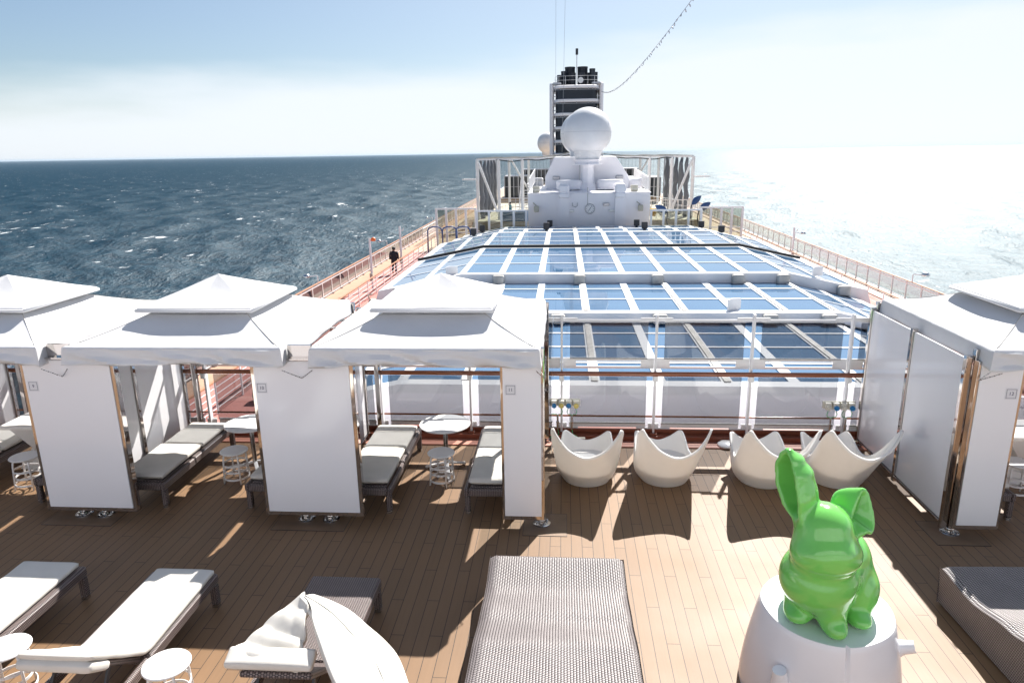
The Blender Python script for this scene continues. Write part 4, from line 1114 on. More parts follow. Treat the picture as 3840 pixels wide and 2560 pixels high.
# ------------------------------------------------------------------ the white deckhouse with the radar dome
def deckhouse():
    t = thing('deckhouse', 'white deckhouse with a clock behind the glass roof', 'deckhouse', (2.1, 60, 0))
    w = 5.05; zt = 1.0
    m = MB(); m.box(-w, w, 0, 12, -3.5, zt); m.box(-w-.06, w+.06, -.05, 12, zt-.0, zt+.07); m.build('wall', M['house_paint'], t, bevel=.03)
    for x in (-2.05, 3.15-.55):
        m = MB(); m.box(x-.45, x+.45, -.36, -.012, -3.4, zt-.35); m.box(x-.45, x+.45, -.5, 1.6, zt+.08, zt+.75, bev=.12); m.box(x-.45, x+.45, -.5, -.02, zt-.36, zt+.1, bev=.1)
        m.build('air_duct', M['house_paint'], t)
    # clock
    m = MB(); m.cyl((.1, -.08, -.25), (.1, 0, -.25), .37, n=32); ck = m.build('clock', M['white_metal'], t, True, angle=40)
    m = MB()
    for k in range(12):
        a = k*PI/6; m.bar((.1+.26*math.sin(a), -.085, -.25+.26*math.cos(a)), (.1+.33*math.sin(a), -.085, -.25+.33*math.cos(a)), .01, .03)
    m.bar((.1, -.09, -.25), (.24, -.09, -.05), .01, .03); m.bar((.1, -.09, -.25), (-.02, -.09, -.42), .01, .03); m.build('clock_hands', M['ink'], ck); m = MB(); m.tube([(.1+.39*math.cos(q*PI/16), -.07, -.25+.39*math.sin(q*PI/16)) for q in range(32)], .035, 6, closed=True); m.build('clock_rim', M['grey_metal'], ck, True)
    m = MB(); m.lathe([(.37, 0), (.39, .02), (.37, .04)], (0, 0, 0), 32); 
    for x in (-2.1+.45, 2.1): 
        m2 = MB(); m2.box(x-.45, x+.45, -.22, 0, -.5, -.3, bev=.06); m2.build('wall_light', M['lamp'], t)
    for x in (-4.35, 4.25):
        m2 = MB(); m2.box(x-.2, x+.2, -.5, -.15, -.45, .05, bev=.04); m2.cyl((x, -.1, .05), (x-.3, 0, .3), .04, n=8); m2.build('horn_speaker', M['beige_box'], t)
    m2 = MB(); m2.tube([(-1.35, -.05, .25), (-1.35, -.1, .0), (-1.1, -.1, -.1), (-.95, -.1, .0), (-.95, -.05, .25)], .03, 6); m2.box(1.2, 1.7, -.3, -.05, 0, .22, bev=.03); m2.build('small_fitting', M['grey_metal'], t)
    # sloped upper house and round drums
    m = MB(); 
    y0, y1 = 5.5, 14
    pl = [(-3.75, zt+.07), (3.75, zt+.07), (3.75, zt+1.15), (2.55, zt+2.9), (-2.95, zt+2.9), (-3.75, zt+1.2)]
    m.prism(pl, y0, y1); m.build('upper_house', M['house_paint'], t, bevel=.08)
    for x in (-1.6, 2.0, 4.3): 
        m = MB(); m.lathe([(1.1, .1), (1.15, .15), (1.15, .8), (1.05, .9), (0, .92)], (x, 4.0 if x < 4 else 6.5, zt+.05), 28, sy=.8, sx=1.0 if x < 4 else .7); m.build('ventilation_drum', M['house_paint'], t, True, angle=40)
    for x in (-2.75, 2.9):
        m = MB(); m.box(x-.34, x+.34, y0-.15, y0-.02, zt+.95, zt+1.25, bev=.06); m.build('oval_light', M['grey_metal'], t)
    # rails round the top
    m = MB()
    for z in (.35, .65, .95):
        m.cyl((-w+.1, .15, zt+z), (w-.1, .15, zt+z), .012, n=5)
    for k in range(12): x = -w+.1+k*(2*w-.2)/11; m.cyl((x, .15, zt), (x, .15, zt+.95), .014, n=5)
    m.build('wire_rail', M['white_metal'], t)
    for sx in (-1, 1):
        m = MB(); x = sx*(w-.05)
        m.bar((x, 1.2, zt+1.2), (x+sx*.0, 14, zt+1.7), .07, .09); m.bar((x, 1.2, zt+.15), (x, 14, zt+.5), .05, .06)
        for k in range(24): f = k/23; y = 1.2+12.8*f; m.bar((x, y, zt+.15+.35*f), (x, y, zt+1.2+.5*f), .05, .03)
        m.build('slatted_rail', M['white_metal'], t)
    for x in (-4.4, 3.8):
        m = MB(); m.box(x-.3, x+.3, .5, 1.1, zt+.08, zt+.6, bev=.06); m.build('roof_box', M['beige_box'], t)
    return t
deckhouse()
def radome(label, x, y, zc, r, zb, cat='radar dome'):
    t = thing('radar_dome', label, cat, (x, y, 0), 0, 'white satellite domes')
    prof = []
    for k in range(33):
        a = -PI/2+.62+(PI-.62)*k/32
        prof.append((r*math.cos(a), zc+r*math.sin(a)))
    prof = [(r*.50, zc-r*1.14)]+prof
    m = MB(); m.lathe(prof, n=56); m.build('dome', M['white_paint'], t, True, angle=50)
    m = MB(); z = zc; m.lathe([(r*1.002, -.012), (r*1.0035, 0), (r*1.002, .012)], (0, 0, z), 56); m.build('seam', M['grey_wall'], t)
    m = MB(); m.lathe([(1.05*r/2.1, zc-r*1.30), (1.05*r/2.1, zc-r*1.14)], n=24)
    m.lathe([(r*.62, zc-r*1.34), (r*.62, zc-r*1.30), (0, zc-r*1.30)], n=8); m.build('collar', M['house_paint'], t, True, angle=40)
    return t
rd = radome('big white radar dome on a tall pedestal in front of the funnel', 2.1, 64.2, 6.0, 2.06, 1.0)
m = MB(); pr = [(.95, 1.07), (.93, 1.25), (.62, 1.7), (.56, 2.2), (.55, 3.0), (.7, 3.35), (1.3, 3.7)]
m.lathe(pr, n=8); m.build('pedestal', M['house_paint'], rd)
m = MB()
for k in range(12):
    a = 2*PI*k/12; m.cyl((1.35*math.cos(a), 1.35*math.sin(a), 3.72), (1.35*math.cos(a), 1.35*math.sin(a), 4.4), .015, n=5)
for z in (3.95, 4.18, 4.4): m.tube([(1.35*math.cos(2*PI*k/24), 1.35*math.sin(2*PI*k/24), z) for k in range(24)], .015, 5, closed=True)
m.build('platform_rail', M['white_metal'], rd)
m = MB(); m.cyl((-.7, -.6, 1.5), (-.7, -.6, 3.3), .04, n=6); m.cyl((-.1, -4.2, -.6), (-.1, -4.2, 1.5), .03, n=6); m.build('cable_pipe', M['grey_metal'], rd)
radome('second white dome hidden just behind the big one', 1.75, 70.5, 6.0, 2.06, 1.0)
radome('small white dome peeking out left of the funnel', -3.0, 140, 6.0, 2.0, 1.0)
# ------------------------------------------------------------------ funnel
def funnel():
    t = thing('ship_funnel', 'dark blue ship funnel with white rings and exhaust pipes', 'funnel', (1.98, 120, 0))
    def sup(k, n=56, ex=.45):
        a = 2*PI*k/n; c, s_ = math.cos(a), math.sin(a); return math.copysign(abs(c)**ex, c), math.copysign(abs(s_)**ex, s_)
    m = MB(); ring = [sup(k) for k in range(56)]
    vs_ = [(x*3.3, y*4.5, z) for z in (-3, 14.0) for x, y in ring]
    m.add(vs_, [(k, (k+1) % 56, 56+(k+1) % 56, 56+k) for k in range(56)]+[tuple(range(56, 112))]); m.build('funnel_casing', M['funnel_black'], t, True, angle=40)
    for i in range(7):
        z = 13.75-i*2.02
        m = MB(); prof = [(1.03, 0), (1.07, .06), (1.07, .42), (1.03, .50), (.98, .50), (.98, 0)]
        n = 56; vs_ = [(x*3.35*p, y*4.55*p, z+dz) for p, dz in prof for x, y in ring]
        m.add(vs_, [(j*n+k, j*n+(k+1) % n, ((j+1) % 6)*n+(k+1) % n, ((j+1) % 6)*n+k) for j in range(6) for k in range(n)]); m.build('white_ring', M['house_paint'], t, True, angle=35)
        m = MB()
        m.add([(x*3.35*1.07, y*4.55*1.07, z-.22+dz) for dz in (0, .06) for x, y in ring], [(k, (k+1) % n, n+(k+1) % n, n+k) for k in range(n)])
        for k in range(0, 56, 2): x, y = ring[k]; m.cyl((x*3.35*1.07, y*4.55*1.07, z-.22), (x*3.35*1.06, y*4.55*1.06, z+.05), .05, n=5)
        m.build('ring_bracket', M['grey_metal'], t)
    for sx in (-1, 1):
        m = MB(); x0 = sx*3.55
        # curved white wind fins at the sides
        pts = [(0, -3.2), (.5, -3.4), (.95, -2.6), (1.0, 2.5), (.5, 3.6), (0, 3.4)]
        vs_ = [(x0+sx*px*.7, py, z) for z in (-3, 14.7) for px, py in pts]; n = len(pts)
        m.add(vs_, [(k, (k+1) % n, n+(k+1) % n, n+k) for k in range(n)]+[tuple(range(n)), tuple(range(n, 2*n))]); m.build('side_fin', M['house_paint'], t, bevel=.15)
        m = MB()
        for k in range(15): m.box(min(x0, x0-sx*.6), max(x0, x0-sx*.6), -3.0, -2.8, -1+k*1.05, -.88+k*1.05)
        m.build('fin_ladder', M['grey_metal'], t)
        m = MB(); m.box(min(x0+sx*.2, x0-sx*1.2), max(x0+sx*.2, x0-sx*1.2), -3.6, -2.6, 14.3, 14.75, bev=.15); m.build('boom', M['grey_metal'], t)
    for (x, y, r, h) in ((-2.65, -1.5, .38, 16.0), (-1.95, -1, .46, 16.6), (-1.0, 0, .80, 17.3), (1.0, 0, .80, 17.3), (2.5, -1, .46, 16.9), (1.9, 1.2, .5, 16.5), (-.6, -1.2, .5, 16.3), (.75, -1.6, .5, 16.3), (3.0, .2, .4, 16.5)):
        m = MB(); m.lathe([(r, 14.0), (r, h-.25), (r*1.04, h-.2), (r*1.04, h), (r*.9, h), (r*.9, h-1.2), (0, h-1.2)], (x, y, 0), 24); m.build('exhaust_pipe', M['funnel_black'], t, True, angle=40)
    m = MB()
    for z in (15.0, 15.6): m.tube([(x*3.4, y*4.3, z) for x, y in ring], .025, 5, closed=True)
    for k in range(0, 56, 4): x, y = ring[k]; m.cyl((x*3.4, y*4.3, 14.4), (x*3.4, y*4.3, 15.6), .025, n=5)
    m.build('top_rail', M['white_metal'], t)
    m = MB(); m.cyl((0, -4.2, 14.4), (0, -4.2, 18.6), .09, .07, n=8); mm_ = m.build('mast', M['white_metal'], t)
    m = MB(); m.box(-.2, .2, -4.4, -4.0, 18.6, 19.5, bev=.05); m.build('mast_lamp', M['dark'], t)
    m = MB(); m.cyl((.6, -4.9, 14.9), (.6, -4.6, 14.9), .42, n=24); m.build('round_horn', M['white_metal'], t)
    return t
funnel()
# light string from the funnel to the forward mast, and signal halyards
m = MB(); p0 = Vector((5.9, 117.2, 13.4)); p1 = at(1640, -70, Y=24); pts = [p0.lerp(p1, i/60)-Vector((0, 0, 1.3*4*(i/60)*(1-i/60))) for i in range(61)]
m.tube(pts, .014, 5); lsx = m.build('cable', M['grey_metal']); tls = thing('light_string', 'string of lamps on a cable rising from the funnel to the upper right', 'light string', (0, 0, 0)); lsx.parent = tls
pr_ = None
for i in range(96):
    f = (i+.5)/96*.995; f = 1-(1-f)**1.0
    g = f*60; k = int(g); p = pts[k].lerp(pts[k+1], g-k)
    if pr_ is None:
        m = MB(); m.lathe([(0, -.15), (.025, -.12), (.028, -.06), (.015, -.02), (0, .0)], n=8); pr_ = m.build('bulb', M['grey_metal'], tls, True); pr_.location = p
    else:
        c = pr_.copy(); C.objects.link(c); c.parent = tls; c.location = p; c.rotation_euler = (.5*math.sin(i*2.1), .6*math.sin(i*1.3), 0)
for i, (x0, x1) in enumerate(((1276, 1277), (1291, 1299))):
    a = at(x0, 350, Y=100); b_ = at(x1, -40, Y=100); m = MB(); m.cyl(a, b_, .018, n=5)
    tag(m.build('signal_wire', M['grey_metal']), ('thin upright wire in the sky left of the funnel, the left one', 'thin slightly leaning wire in the sky between the left wire and the funnel')[i], 'wire')
# ------------------------------------------------------------------ netted sports court frame
def court_cage():
    t = thing('court_cage', 'tall white post frame with a net top round the sports court', 'sports court frame', (0, 75, 0))
    zt = 3.72; zb = -2.9
    X0, X1 = -8.95, 13.15; Y1 = 21
    fx = [-8.95, -6.72, -4.25, -.55, 4.98, 8.9, 10.75-.0, 13.15]
    fx = [-8.95, -6.72, -4.25, -.55, 4.95, 8.75, 11.0, 13.15]
    for x in fx:
        m = MB(); m.cyl((x, 0, zb), (x, 0, zt), .17, n=12); m.build('post', M['white_metal'], t, True, angle=40)
    for x in (-7.2, -4.6, 10, 12.4):
        m = MB(); m.cyl((x, Y1, zb), (x, Y1, zt), .17, n=12); m.build('post', M['white_metal'], t, True, angle=40)
    for x in (X0, X1):
        for k in range(1, 7):
            m = MB(); m.cyl((x*.995, k*3.4, zb), (x*.995, k*3.4, zt-.1), .12, n=8); m.build('post', M['grey_metal'], t, True, angle=40)
        m = MB()
        for k in range(5):
            yy = 1.4+k*3.6
            m.tube([(x*.97+.08*math.sin(i*1.9+k), yy+.1*math.cos(i+k), zb+(zt-zb-.15)*i/10) for i in range(11)], [.22, .26, .3, .24, .28, .22, .27, .3, .26, .2, .14], 8)
        m.build('gathered_net', M['net_cloth'], t, True)
    for sgn, xa, xb in ((1, X0+.15, -6.9), (-1, X1-.15, 11.1)):
        m = MB(); m.cyl((xa, -.05, zt-.35), (xb, -.05, zb+1.2), .13, n=8); m.build('diagonal_brace', M['white_metal'], t, True, angle=40); m = MB(); m.cyl((xb, Y1, zt-.3), (xb+sgn*2.5, Y1, zb+2.0), .12, n=8); m.build('diagonal_brace', M['white_metal'], t, True, angle=40)
    m = MB(); m.bar((X0, 0, zt), (X1, 0, zt), .16, .16); m.bar((X0, 0, zt-.0), (X0, Y1, zt), .16, .14); m.bar((X1, 0, zt), (X1, Y1, zt), .16, .14); m.bar((X0, Y1, zt), (X1, Y1, zt), .14, .14); m.build('top_beam', M['white_metal'], t)
    m = MB()   # net top: a sagging mesh of cords
    def nzp(x, y): return zt+.12+.55*math.exp(-((x-2.1)/3.0)**2)-.08*math.sin((x-X0)*1.3)**2
    for k in range(22): 
        y = Y1*k/21; m.tube([(x, y, nzp(x, y)) for x in np.linspace(X0, X1, 40)], .022, 3)
    for k in range(46):
        x = X0+(X1-X0)*k/45; m.tube([(x, y, nzp(x, y)) for y in np.linspace(0, Y1, 8)], .016, 3)
    m.tube([(x, -.1, nzp(x, 0)-.16-.12*abs(math.sin(x*.9))) for x in np.linspace(X0+2, X1-2, 50)], .05, 5)
    m.build('net', M['net'], t)
    # vertical net cords
    for xa, xb in ((X0, -1.0), (5.2, X1)):
        m = MB()
        for k in range(23): x = xa+(xb-xa)*k/22; m.cyl((x, .1, zb+1.4), (x, .1, zt), .008, n=3)
        m.cyl((xa, .1, zt-.02), (xb, .1, zt-.02), .01, n=3); m.build('side_net', M['net'], t)
    return t
court_cage()
b = MB(); b.box(-9.4, 13.6, 73, 100, -3.49, -2.45); struct(b.build('court_floor', M['court']))
b = MB(); b.box(-6.4, -3.0, 72.9, 73.0-.02, -2.45, -1.4); b.box(-6.4, -3.0, 74, 82, -2.44, -2.42); tag(b.build('court_kerb', M['blue_court']), 'blue floored platform edge left of the white deckhouse', 'platform')
def simple_rail(label, p0, p1, h=1.1, n=8, rows=4, cat='railing', grp='white rails on the far decks', m_=None):
    p0 = Vector(p0); p1 = Vector(p1); t = MB(); 
    for k in range(n+1): p = p0.lerp(p1, k/n); t.bar(p, p+Vector((0, 0, h)), .05, .05)
    for r in range(rows): q = Vector((0, 0, h*(r+1)/rows)); t.cyl(p0+q, p1+q, .025 if r < rows-1 else .045, n=5)
    return tag(t.build('deck_rail', m_ or M['white_metal']), label, cat, grp)
simple_rail('white rail on the blue platform left of the deckhouse', (-6.6, 72.8, -1.6), (-3.1, 72.8, -1.6), 1.5, 2, 5)
simple_rail('white rail right of the deckhouse below the court frame', (7.3, 73.5, -2.4), (12.6, 73.5, -2.4), 1.9, 10, 3)
simple_rail('white rail deep inside the court on the right', (8.0, 92, -2.4), (12.9, 76, -2.4), 1.6, 16, 3)
simple_rail('left side rail beyond the wind shields', (-12.4, 62, -3.4), (-12.4, 72, -3.4), 1.4, 14, 3)
person('person', 'small figure in a teal top standing inside the sports court frame on the left', (-5.6, 75.5, -2.42), R(90), M['teal_cloth'], M['navy'], 1.75)
# far wind shields beside the deckhouse
def shield(label, x0, x1, y, ztop, npan, zb=-3.45):
    t = thing('glass_shield', label, 'glass screen', (x0, y, 0), 0, 'white framed glass shields beyond the roof'); w = (x1-x0)/npan
    m = MB()
    for k in range(npan+1): m.box(k*w-.09, k*w+.09, -.05, .05, zb, ztop)
    m.box(-.09, npan*w+.09, -.06, .06, ztop, ztop+.12)
    for z in (ztop-1.6, ztop-1.95): m.box(-.05, npan*w+.05, -.045, .045, z, z+.06)
    m.build('frame', M['white_metal'], t)
    for k in range(npan):
        m = MB(); m.box(k*w+.1, (k+1)*w-.1, -.01, .01, zb+.2, ztop-.02); m.build('glass_panel', M['far_glass'], t)
shield('glass shield at the far left beside the blue arches', -10.75, -7.4, 60, -.2, 4)
shield('glass shield directly left of the white deckhouse', -7.15, -3.05, 58.6, -.3, 4)
shield('glass shield directly right of the white deckhouse', 7.1, 11.1, 58.6, -.38, 4)
shield('glass shield at the far right below the blue leaf sculptures', 11.3, 14.7, 60, -.3, 4)
# blue arches, red box, leaves
for i, x in enumerate((-10.9, -9.7, -8.6)):
    m = MB(); m.tube([(0, 0, 0), (0, 0, 1.9), (.1, .02, 2.1), (.35, .1, 2.2), (.8, .3, 2.2), (1.0, .4, 2.05), (1.1, .45, 1.8), (1.15, .5, 0)], .055, 8)
    tag(m.build('blue_arch', M['blue_paint'], loc=(x, 56.5, -3.5), smooth=True), ('blue tubular arch nearest the left railing', 'middle blue tubular arch of three', 'blue tubular arch nearest the glass roof')[i], 'arch', 'blue tube arches by the track')
m = MB(); m.box(-.6, .6, 0, .6, 0, 1.2); m.box(-.62, .62, -.02, .62, 1.2, 1.3, 1); tag(m.build('locker', [M['house_paint'], M['red']], loc=(-6.6, 58.0, -3.45)), 'white locker with a red lid beyond the left end of the glass roof', 'locker')
def leaf(label, loc, rz, tilt, L_=1.4, stem=2.0):
    t = thing('leaf_sculpture', label, 'sculpture', loc, rz, 'blue leaf sculptures')
    m = MB()
    def fn(u, v):
        w = math.sin(v*PI)**.8*.34*(1-.25*v); x = (u-.5)*2*w; s_ = v*L_
        return (x, .12*abs(u-.5)*math.sin(v*PI), s_)
    m.grid(fn, 8, 18); o = m.build('leaf', M['blue_paint'], t, True, solid=.03); o.location = (0, 0, stem); o.rotation_euler = (0, tilt, 0)
    m = MB(); m.tube([(.25, 0, 0), (.1, 0, stem*.4), (-.1, 0, stem*.75), (0, 0, stem)], .05, 8); m.build('stem', M['dark'], t, True)
leaf('blue leaf sculpture drooping left, beside the deckhouse', (9.0, 62.5, -3.4), 0, R(-60), 1.3, 2.55)
leaf('lower blue leaf of the pair at the right end', (11.9, 64, -3.4), 0, R(55), 1.2, 2.6)
leaf('upper blue leaf of the pair at the right end', (11.6, 66, -3.4), .3, R(50), 1.2, 2.95)
m = MB(); m.box(0, 1.3, 0, .5, 0, .75, bev=.05); m.box(0, 1.3, -.1, -.01, .2, .3); m.box(.05, 1.25, -.12, -.01, .45, .52); tag(m.build('storage_chest', M['yellow'], loc=(7.9, 72.2, -2.0)), 'yellow chest right of the deckhouse', 'chest')
m = MB(); m.box(-.9, .9, -.3, .3, .42, .48); m.box(-.85, -.75, -.25, .25, 0, .42); m.box(.75, .85, -.25, .25, 0, .42); tag(m.build('bench', M['brown_paint'], loc=(-4.7, 57.9, -2.6)), 'low brown bench behind the glass shield left of the deckhouse', 'bench')
# darker cabins and steps beyond the court
def dark_cabin(label, x0, x1, y0, y1, z0, z1, n):
    t = thing('glazed_cabin', label, 'cabin', ((x0+x1)/2, y0, z0), 0, 'dark glazed cabins on the far deck'); w = (x1-x0)/2; h = z1-z0
    m = MB(); m.box(-w+.05, w-.05, .05, y1-y0, 0, h); m.build('glazing', M['dark_glazing'], t)
    m = MB(); m.box(-w, w, 0, y1-y0+.1, h, h+.12); 
    for k in range(n+1): x = -w+2*w*k/n; m.box(x-.06, x+.06, -.04, .04, 0, h)
    m.box(-w, w, -.05, .03, h*.5, h*.5+.06); m.build('frame', M['grey_metal'], t)
for a in (('nearest dark glazed cabin left of the funnel', -8.5, -4.5, 104, 108, -1.9, 1.0, 6), ('dark glazed cabin behind, closer to the funnel', -6.5, -2.2, 112, 116, -1.0, 1.7, 7), ('low dark glazed cabin right of the deckhouse', 8.6, 13.0, 98, 103, -1.6, .8, 5), ('dark glazed cabin right of the funnel foot', 7.6, 11.2, 110, 114, -.6, 1.7, 4)):
    dark_cabin(*a)
b = MB(); b.box(-9, -3.0, 101, 160, -3.4, -1.95); b.box(7.4, 13.4, 101, 160, -3.4, -1.7); b.box(-3, 7.3, 102, 160, -3.4, 0.0); struct(b.build('aft_deck', M['tan_deck']))
m = MB()
for k in range(9): m.box(-.9, .9, k*.45, k*.45+.44, k*.3-.05, k*.3)
for sx in (-.95, .95): m.bar((sx, 0, .0), (sx, 4, 2.6), .06, .3); m.bar((sx, 0, 1.0), (sx, 4, 3.6), .05, .05)
tag(m.build('stairs', M['grey_wall'], loc=(-4.0, 80, -2.3)), 'grey metal stairs left of the deckhouse', 'stairs')
b = MB(); b.box(-1.2, 1.2, 0, 5, 0, .15); b.box(-1.2, -1.0, 0, 5, .15, .5); b.box(-.5, .7, 1.5, 4, .16, 1.1, bev=.1); tag(b.build('service_platform', M['grey_wall'], loc=(-3.2, 86, .2)), 'grey service platform against the foot of the funnel', 'platform')
for k, (x, y) in enumerate(((-9.6, 68.5), (15.2, 68.5))):
    m = MB(); 
    for q in range(6): m.bar((q*.28*(1 if k else -1), 0, 0), (q*.28*(1 if k else -1), 1.6, .0), .05, .05)
    m.bar((0, 0, -.02), ((1.5 if k else -1.5), 0, -.02), .14, .12); m.bar((0, 1.6, -.02), ((1.5 if k else -1.5), 1.6, -.02), .1, .1)
    tag(m.build('side_bracket', M['white_metal'], loc=((13.3 if k else -9.0), 74.5, 1.75)), ('slatted white bracket sticking out left of the court frame', 'slatted white bracket sticking out right of the court frame')[k], 'bracket')
m = MB(); m.box(0, .5, 0, .45, 0, .42, bev=.05); m.cyl((.15, -.04, .18), (.15, 0, .18), .14, n=16); m.box(.05, .45, .05, .4, .42, .46)
tag(m.build('deck_winch', M['beige_box'], loc=(-10.3, 21.5, -3.45)), 'beige winch box beside the red track, seen between panels 9 and 10', 'winch')
m = MB(); m.box(0, .6, 0, .5, 0, .5, bev=.06); m.tube([(.1, .1, .5), (.0, .05, .75), (.25, .1, .8)], .04, 8); m.box(.1, .5, -.03, 0, .1, .3)
tag(m.build('deck_winch', M['beige_box'], loc=(-10.2, 35.6, -3.45)), 'pale winch box on the red track beside the near corner of the glass roof', 'winch')

# ------------------------------------------------------------------ tree-stump pedestal
def stump():
    t = thing('stump_pedestal', 'glossy white tree stump pedestal under the green rabbit', 'pedestal', (2.15, 5.17, 0))
    m = MB()
    def fn(u, v):
        a = u*2*PI; z = .78*v
        r = .635-.125*v**1.5
        if v > .97: r -= .006*((v-.97)/.03)**2
        r *= 1+.012*math.sin(3*a+1)+.006*math.sin(7*a)
        d = ((a-R(268)+PI) % (2*PI))-PI          # carved notch facing the camera
        r -= .04*math.exp(-(d/.016)**2)*max(0, (v-.5)/.5)
        return (r*math.cos(a), r*.98*math.sin(a), z)
    m.grid(fn, 300, 34, wrapu=True)
    m.grid(lambda u, v: (lambda p: (p[0]*(1-v*.999), p[1]*(1-v*.999), .78))(fn(u, 1)), 300, 6, wrapu=True)
    m.build('stump', M['stump_white'], t, True, angle=50)
    # branch stubs: one growing up the front left, one pointing out on the right
    a = R(222); o_ = Vector((math.cos(a), math.sin(a), 0))
    pts = [o_*.54+Vector((0, 0, .02)), o_*.57+Vector((0, 0, .16)), o_*.60+Vector((0, 0, .30)), o_*.62+Vector((0, 0, .42)), o_*.635+Vector((0, 0, .50))]
    m = MB(); m.tube(pts, [.10, .10, .085, .062, .052], 24); m.build('branch_stub', M['stump_white'], t, True, angle=55)
    a = R(-18); o_ = Vector((math.cos(a), math.sin(a), 0))
    pts = [o_*.44+Vector((0, 0, .50)), o_*.52+Vector((0, 0, .53)), o_*.58+Vector((0, 0, .555)), o_*.66+Vector((0, 0, .58))]
    m = MB(); m.tube(pts, [.13, .085, .055, .048], 24); m.build('branch_stub', M['stump_white'], t, True, angle=55)
    return t
stump()
# ------------------------------------------------------------------ green rabbit statue
def rabbit():
    """one continuous skin: a blended distance field turned into a mesh (surface nets)"""
    h = .0125
    lo = np.array([1.50, 4.52, .765]); hi = np.array([2.72, 5.72, 2.26])
    n = ((hi-lo)/h).astype(int)+1
    ax = [lo[i]+h*np.arange(n[i]) for i in range(3)]
    X, Y, Z = np.meshgrid(*ax, indexing='ij')
    D = np.full(X.shape, 9.0)
    def smin(a, b, k):
        t = np.clip(.5+.5*(b-a)/k, 0, 1); return b*(1-t)+a*t-k*t*(1-t)
    def ell(D, c, r, k=.05, rz=0, rx=0):
        x, y, z = X-c[0], Y-c[1], Z-c[2]
        if rz: a = R(rz); x, y = x*math.cos(a)+y*math.sin(a), -x*math.sin(a)+y*math.cos(a)
        if rx: a = R(rx); y, z = y*math.cos(a)+z*math.sin(a), -y*math.sin(a)+z*math.cos(a)
        k0 = np.sqrt((x/r[0])**2+(y/r[1])**2+(z/r[2])**2); k1 = np.sqrt((x/r[0]**2)**2+(y/r[1]**2)**2+(z/r[2]**2)**2)+1e-9
        return smin(D, k0*(k0-1)/k1, k)
    for a in [((1.98, 4.97, 1.18), (.29, .265, .28), .05), ((2.20, 5.26, 1.14), (.29, .29, .33), .14), ((2.33, 5.20, .99), (.21, .25, .21), .06), ((2.02, 5.24, 1.0), (.2, .22, .22), .08),
              ((1.97, 4.93, 1.60), (.21, .215, .225), .06), ((1.975, 4.86, 1.46), (.262, .205, .17), .08), ((1.97, 4.75, 1.535), (.12, .09, .075), .07), ((1.90, 4.76, 1.50), (.09, .08, .06), .05), ((2.05, 4.76, 1.50), (.09, .08, .06), .05),
              ((2.01, 4.99, 1.38), (.19, .18, .12), .07),
              ((1.875, 5.02, .845), (.115, .155, .075), .06, -22), ((1.93, 5.12, .93), (.14, .15, .14), .06), ((2.085, 4.83, .845), (.092, .13, .078), .045, 4), ((2.07, 4.90, .98), (.125, .13, .16), .07),
              ((2.305, 4.98, .84), (.10, .15, .07), .05, 12), ((2.34, 5.10, .92), (.14, .15, .13), .05), ((2.42, 5.52, .93), (.09, .09, .09), .04)]:
        D = ell(D, *a)
    def sheet(D, pts, th, k):
        p = np.array(pts); a = p.min(0)-.09; b_ = p.max(0)+.09
        sl_ = tuple(slice(max(0, int((a[i]-lo[i])/h)), min(n[i], int((b_[i]-lo[i])/h)+1)) for i in range(3))
        q = np.stack([X[sl_], Y[sl_], Z[sl_]], -1).reshape(-1, 3); d = np.empty(len(q))
        for i in range(0, len(q), 4000):
            c = q[i:i+4000]; d[i:i+4000] = np.sqrt(((c[:, None, :]-p[None])**2).sum(-1)).min(1)
        D2 = D.copy(); D2[sl_] = smin(D[sl_], d.reshape(D[sl_].shape)-th, k); return D2
    # upright ear: a cup opening to the left
    path = [Vector(p) for p in [(1.80, 4.97, 1.63), (1.745, 5.0, 1.74), (1.715, 5.03, 1.88), (1.70, 5.06, 2.02), (1.70, 5.07, 2.12), (1.70, 5.07, 2.19)]]
    wid = [.035, .11, .145, .13, .08, .015]; nn = Vector((-.96, -.27, .05)).normalized(); pts = []
    for j in range(61):
        g = j/60*5; k = min(4, int(g)); f = g-k; f2 = f*f*(3-2*f)
        c = path[k].lerp(path[k+1], f); w = wid[k]*(1-f2)+wid[k+1]*f2
        s_ = Vector((0, 0, 1)).cross(nn).normalized()
        for i in range(33):
            a = (i/32-.5)*PI; pts.append(c+s_*w*math.sin(a)-nn*w*1.45*math.cos(a)**.8)
    D = sheet(D, pts, .021, .035)
    # folded ear: a flopped bowl opening to the right
    loop = [(2.18, 4.93, 1.605), (2.165, 4.95, 1.68), (2.20, 4.99, 1.78), (2.255, 5.04, 1.865), (2.295, 5.05, 1.84), (2.32, 5.01, 1.74), (2.325, 4.97, 1.66), (2.30, 4.93, 1.615), (2.255, 4.90, 1.64), (2.225, 4.90, 1.61)]
    ctr = Vector((2.10, 5.13, 1.76)); L_ = [Vector((2.22, 4.98, 1.72))+(Vector(p)-Vector((2.22, 4.98, 1.72)))*1.12 for p in loop]; q = len(L_); pts = []
    for i in range(120):
        g = i/120*q; k = int(g); f = g-k; p = [L_[(k+d) % q] for d in (-1, 0, 1, 2)]
        e = .5*((2*p[1])+(-p[0]+p[2])*f+(2*p[0]-5*p[1]+4*p[2]-p[3])*f*f+(-p[0]+3*p[1]-3*p[2]+p[3])*f**3)
        for j in range(22):
            t = j/21; v = e.lerp(ctr, t); v = v+(ctr-Vector((2.25, 4.98, 1.74)))*.28*math.sin(t*PI); pts.append(v)
    D = sheet(D, pts, .019, .03)
    D = np.maximum(D, .778-Z)
    # surface nets
    s = D < 0; nx, ny, nzz = D.shape
    cs = [(i, j, k) for i in (0, 1) for j in (0, 1) for k in (0, 1)]
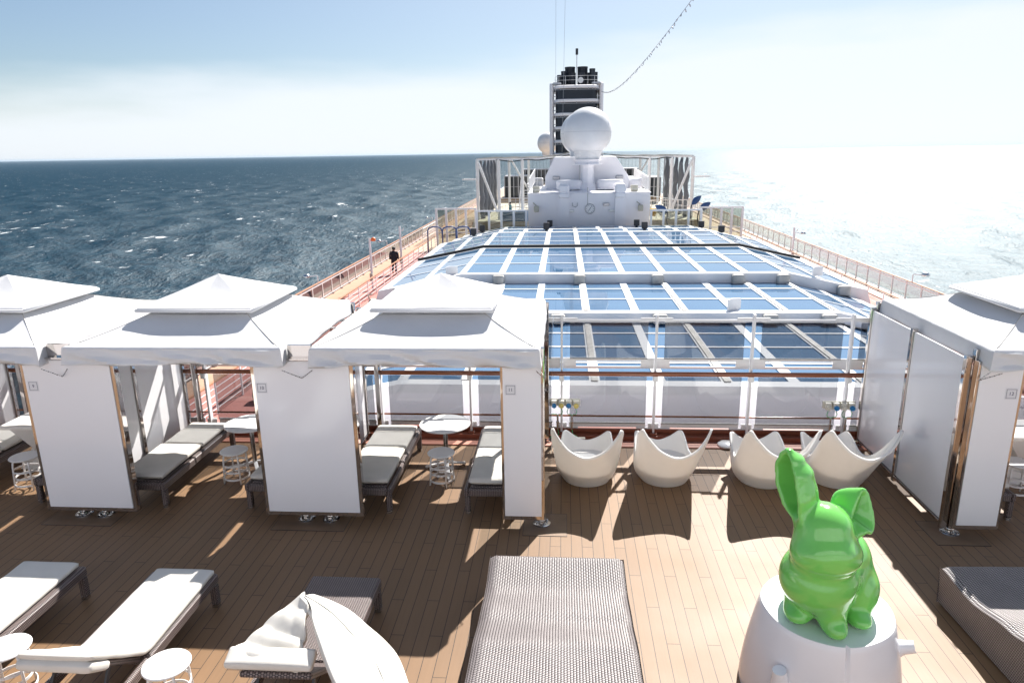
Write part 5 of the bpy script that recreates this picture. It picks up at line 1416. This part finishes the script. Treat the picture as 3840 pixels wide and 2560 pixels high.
    corner = lambda A, c: A[c[0]:nx-1+c[0], c[1]:ny-1+c[1], c[2]:nzz-1+c[2]]
    cnt = sum(corner(s, c).astype(int) for c in cs); act = (cnt > 0) & (cnt < 8)
    acc = np.zeros(act.shape+(3,)); num = np.zeros(act.shape)
    for a in cs:
        for axi in range(3):
            if a[axi]: continue
            b_ = list(a); b_[axi] = 1; b_ = tuple(b_)
            da, db = corner(D, a), corner(D, b_); m_ = (da < 0) != (db < 0)
            t = np.where(m_, da/np.where(m_, da-db, 1), 0)
            for i in range(3): acc[..., i] += np.where(m_, a[i]+(t if i == axi else 0), 0)
            num += m_
    idx = -np.ones(act.shape, int); ii = np.argwhere(act); idx[act] = np.arange(len(ii))
    v = lo+h*(ii+acc[act]/num[act][:, None])
    faces = []
    for axi in range(3):
        o1, o2 = [q_ for q_ in range(3) if q_ != axi]
        sh = [nx, ny, nzz]
        def sl(da): 
            r_ = [slice(0, sh[0]), slice(0, sh[1]), slice(0, sh[2])]; r_[axi] = slice(da, sh[axi]-1+da); r_[o1] = slice(1, sh[o1]-1); r_[o2] = slice(1, sh[o2]-1); return tuple(r_)
        ch_ = s[sl(0)] != s[sl(1)]; w = np.argwhere(ch_)
        w[:, o1] += 1; w[:, o2] += 1
        def cell(d1, d2):
            c = w.copy(); c[:, o1] -= d1; c[:, o2] -= d2; return idx[c[:, 0], c[:, 1], c[:, 2]]
        f = np.stack([cell(0, 0), cell(1, 0), cell(1, 1), cell(0, 1)], -1); faces.append(f[(f >= 0).all(1)])
    F_ = np.concatenate(faces)
    o_ = np.array([2.09, 5.05, .78])
    m = MB(); m.add((v-o_).tolist(), F_.tolist())
    o = m.build('rabbit_statue', M['green'], None, True, loc=tuple(o_))
    q_ = o.modifiers.new('Smooth', 'SMOOTH'); q_.factor = .5; q_.iterations = 9
    tag(o, 'glossy green rabbit statue with one upright and one folded ear sitting on the white stump', 'statue')
rabbit()

# ------------------------------------------------------------------ sea haze: one closed box of even thin air
hz = bpy.data.materials.new('sea_haze'); hz.use_nodes = True; hn = hz.node_tree.nodes; hn.remove(hn['Principled BSDF'])
pv = hn.new('ShaderNodeVolumePrincipled'); pv.inputs['Color'].default_value = (.50, .64, .78, 1); pv.inputs['Density'].default_value = 2.2e-5; pv.inputs['Anisotropy'].default_value = .3
hz.node_tree.links.new(pv.outputs['Volume'], hn['Material Output'].inputs['Volume'])
m = MB(); m.box(-42000, 42000, -200, 42000, -44, 26); tag(m.build('haze', hz), 'thin pale sea haze that lightens the far water', 'haze', kind='stuff')
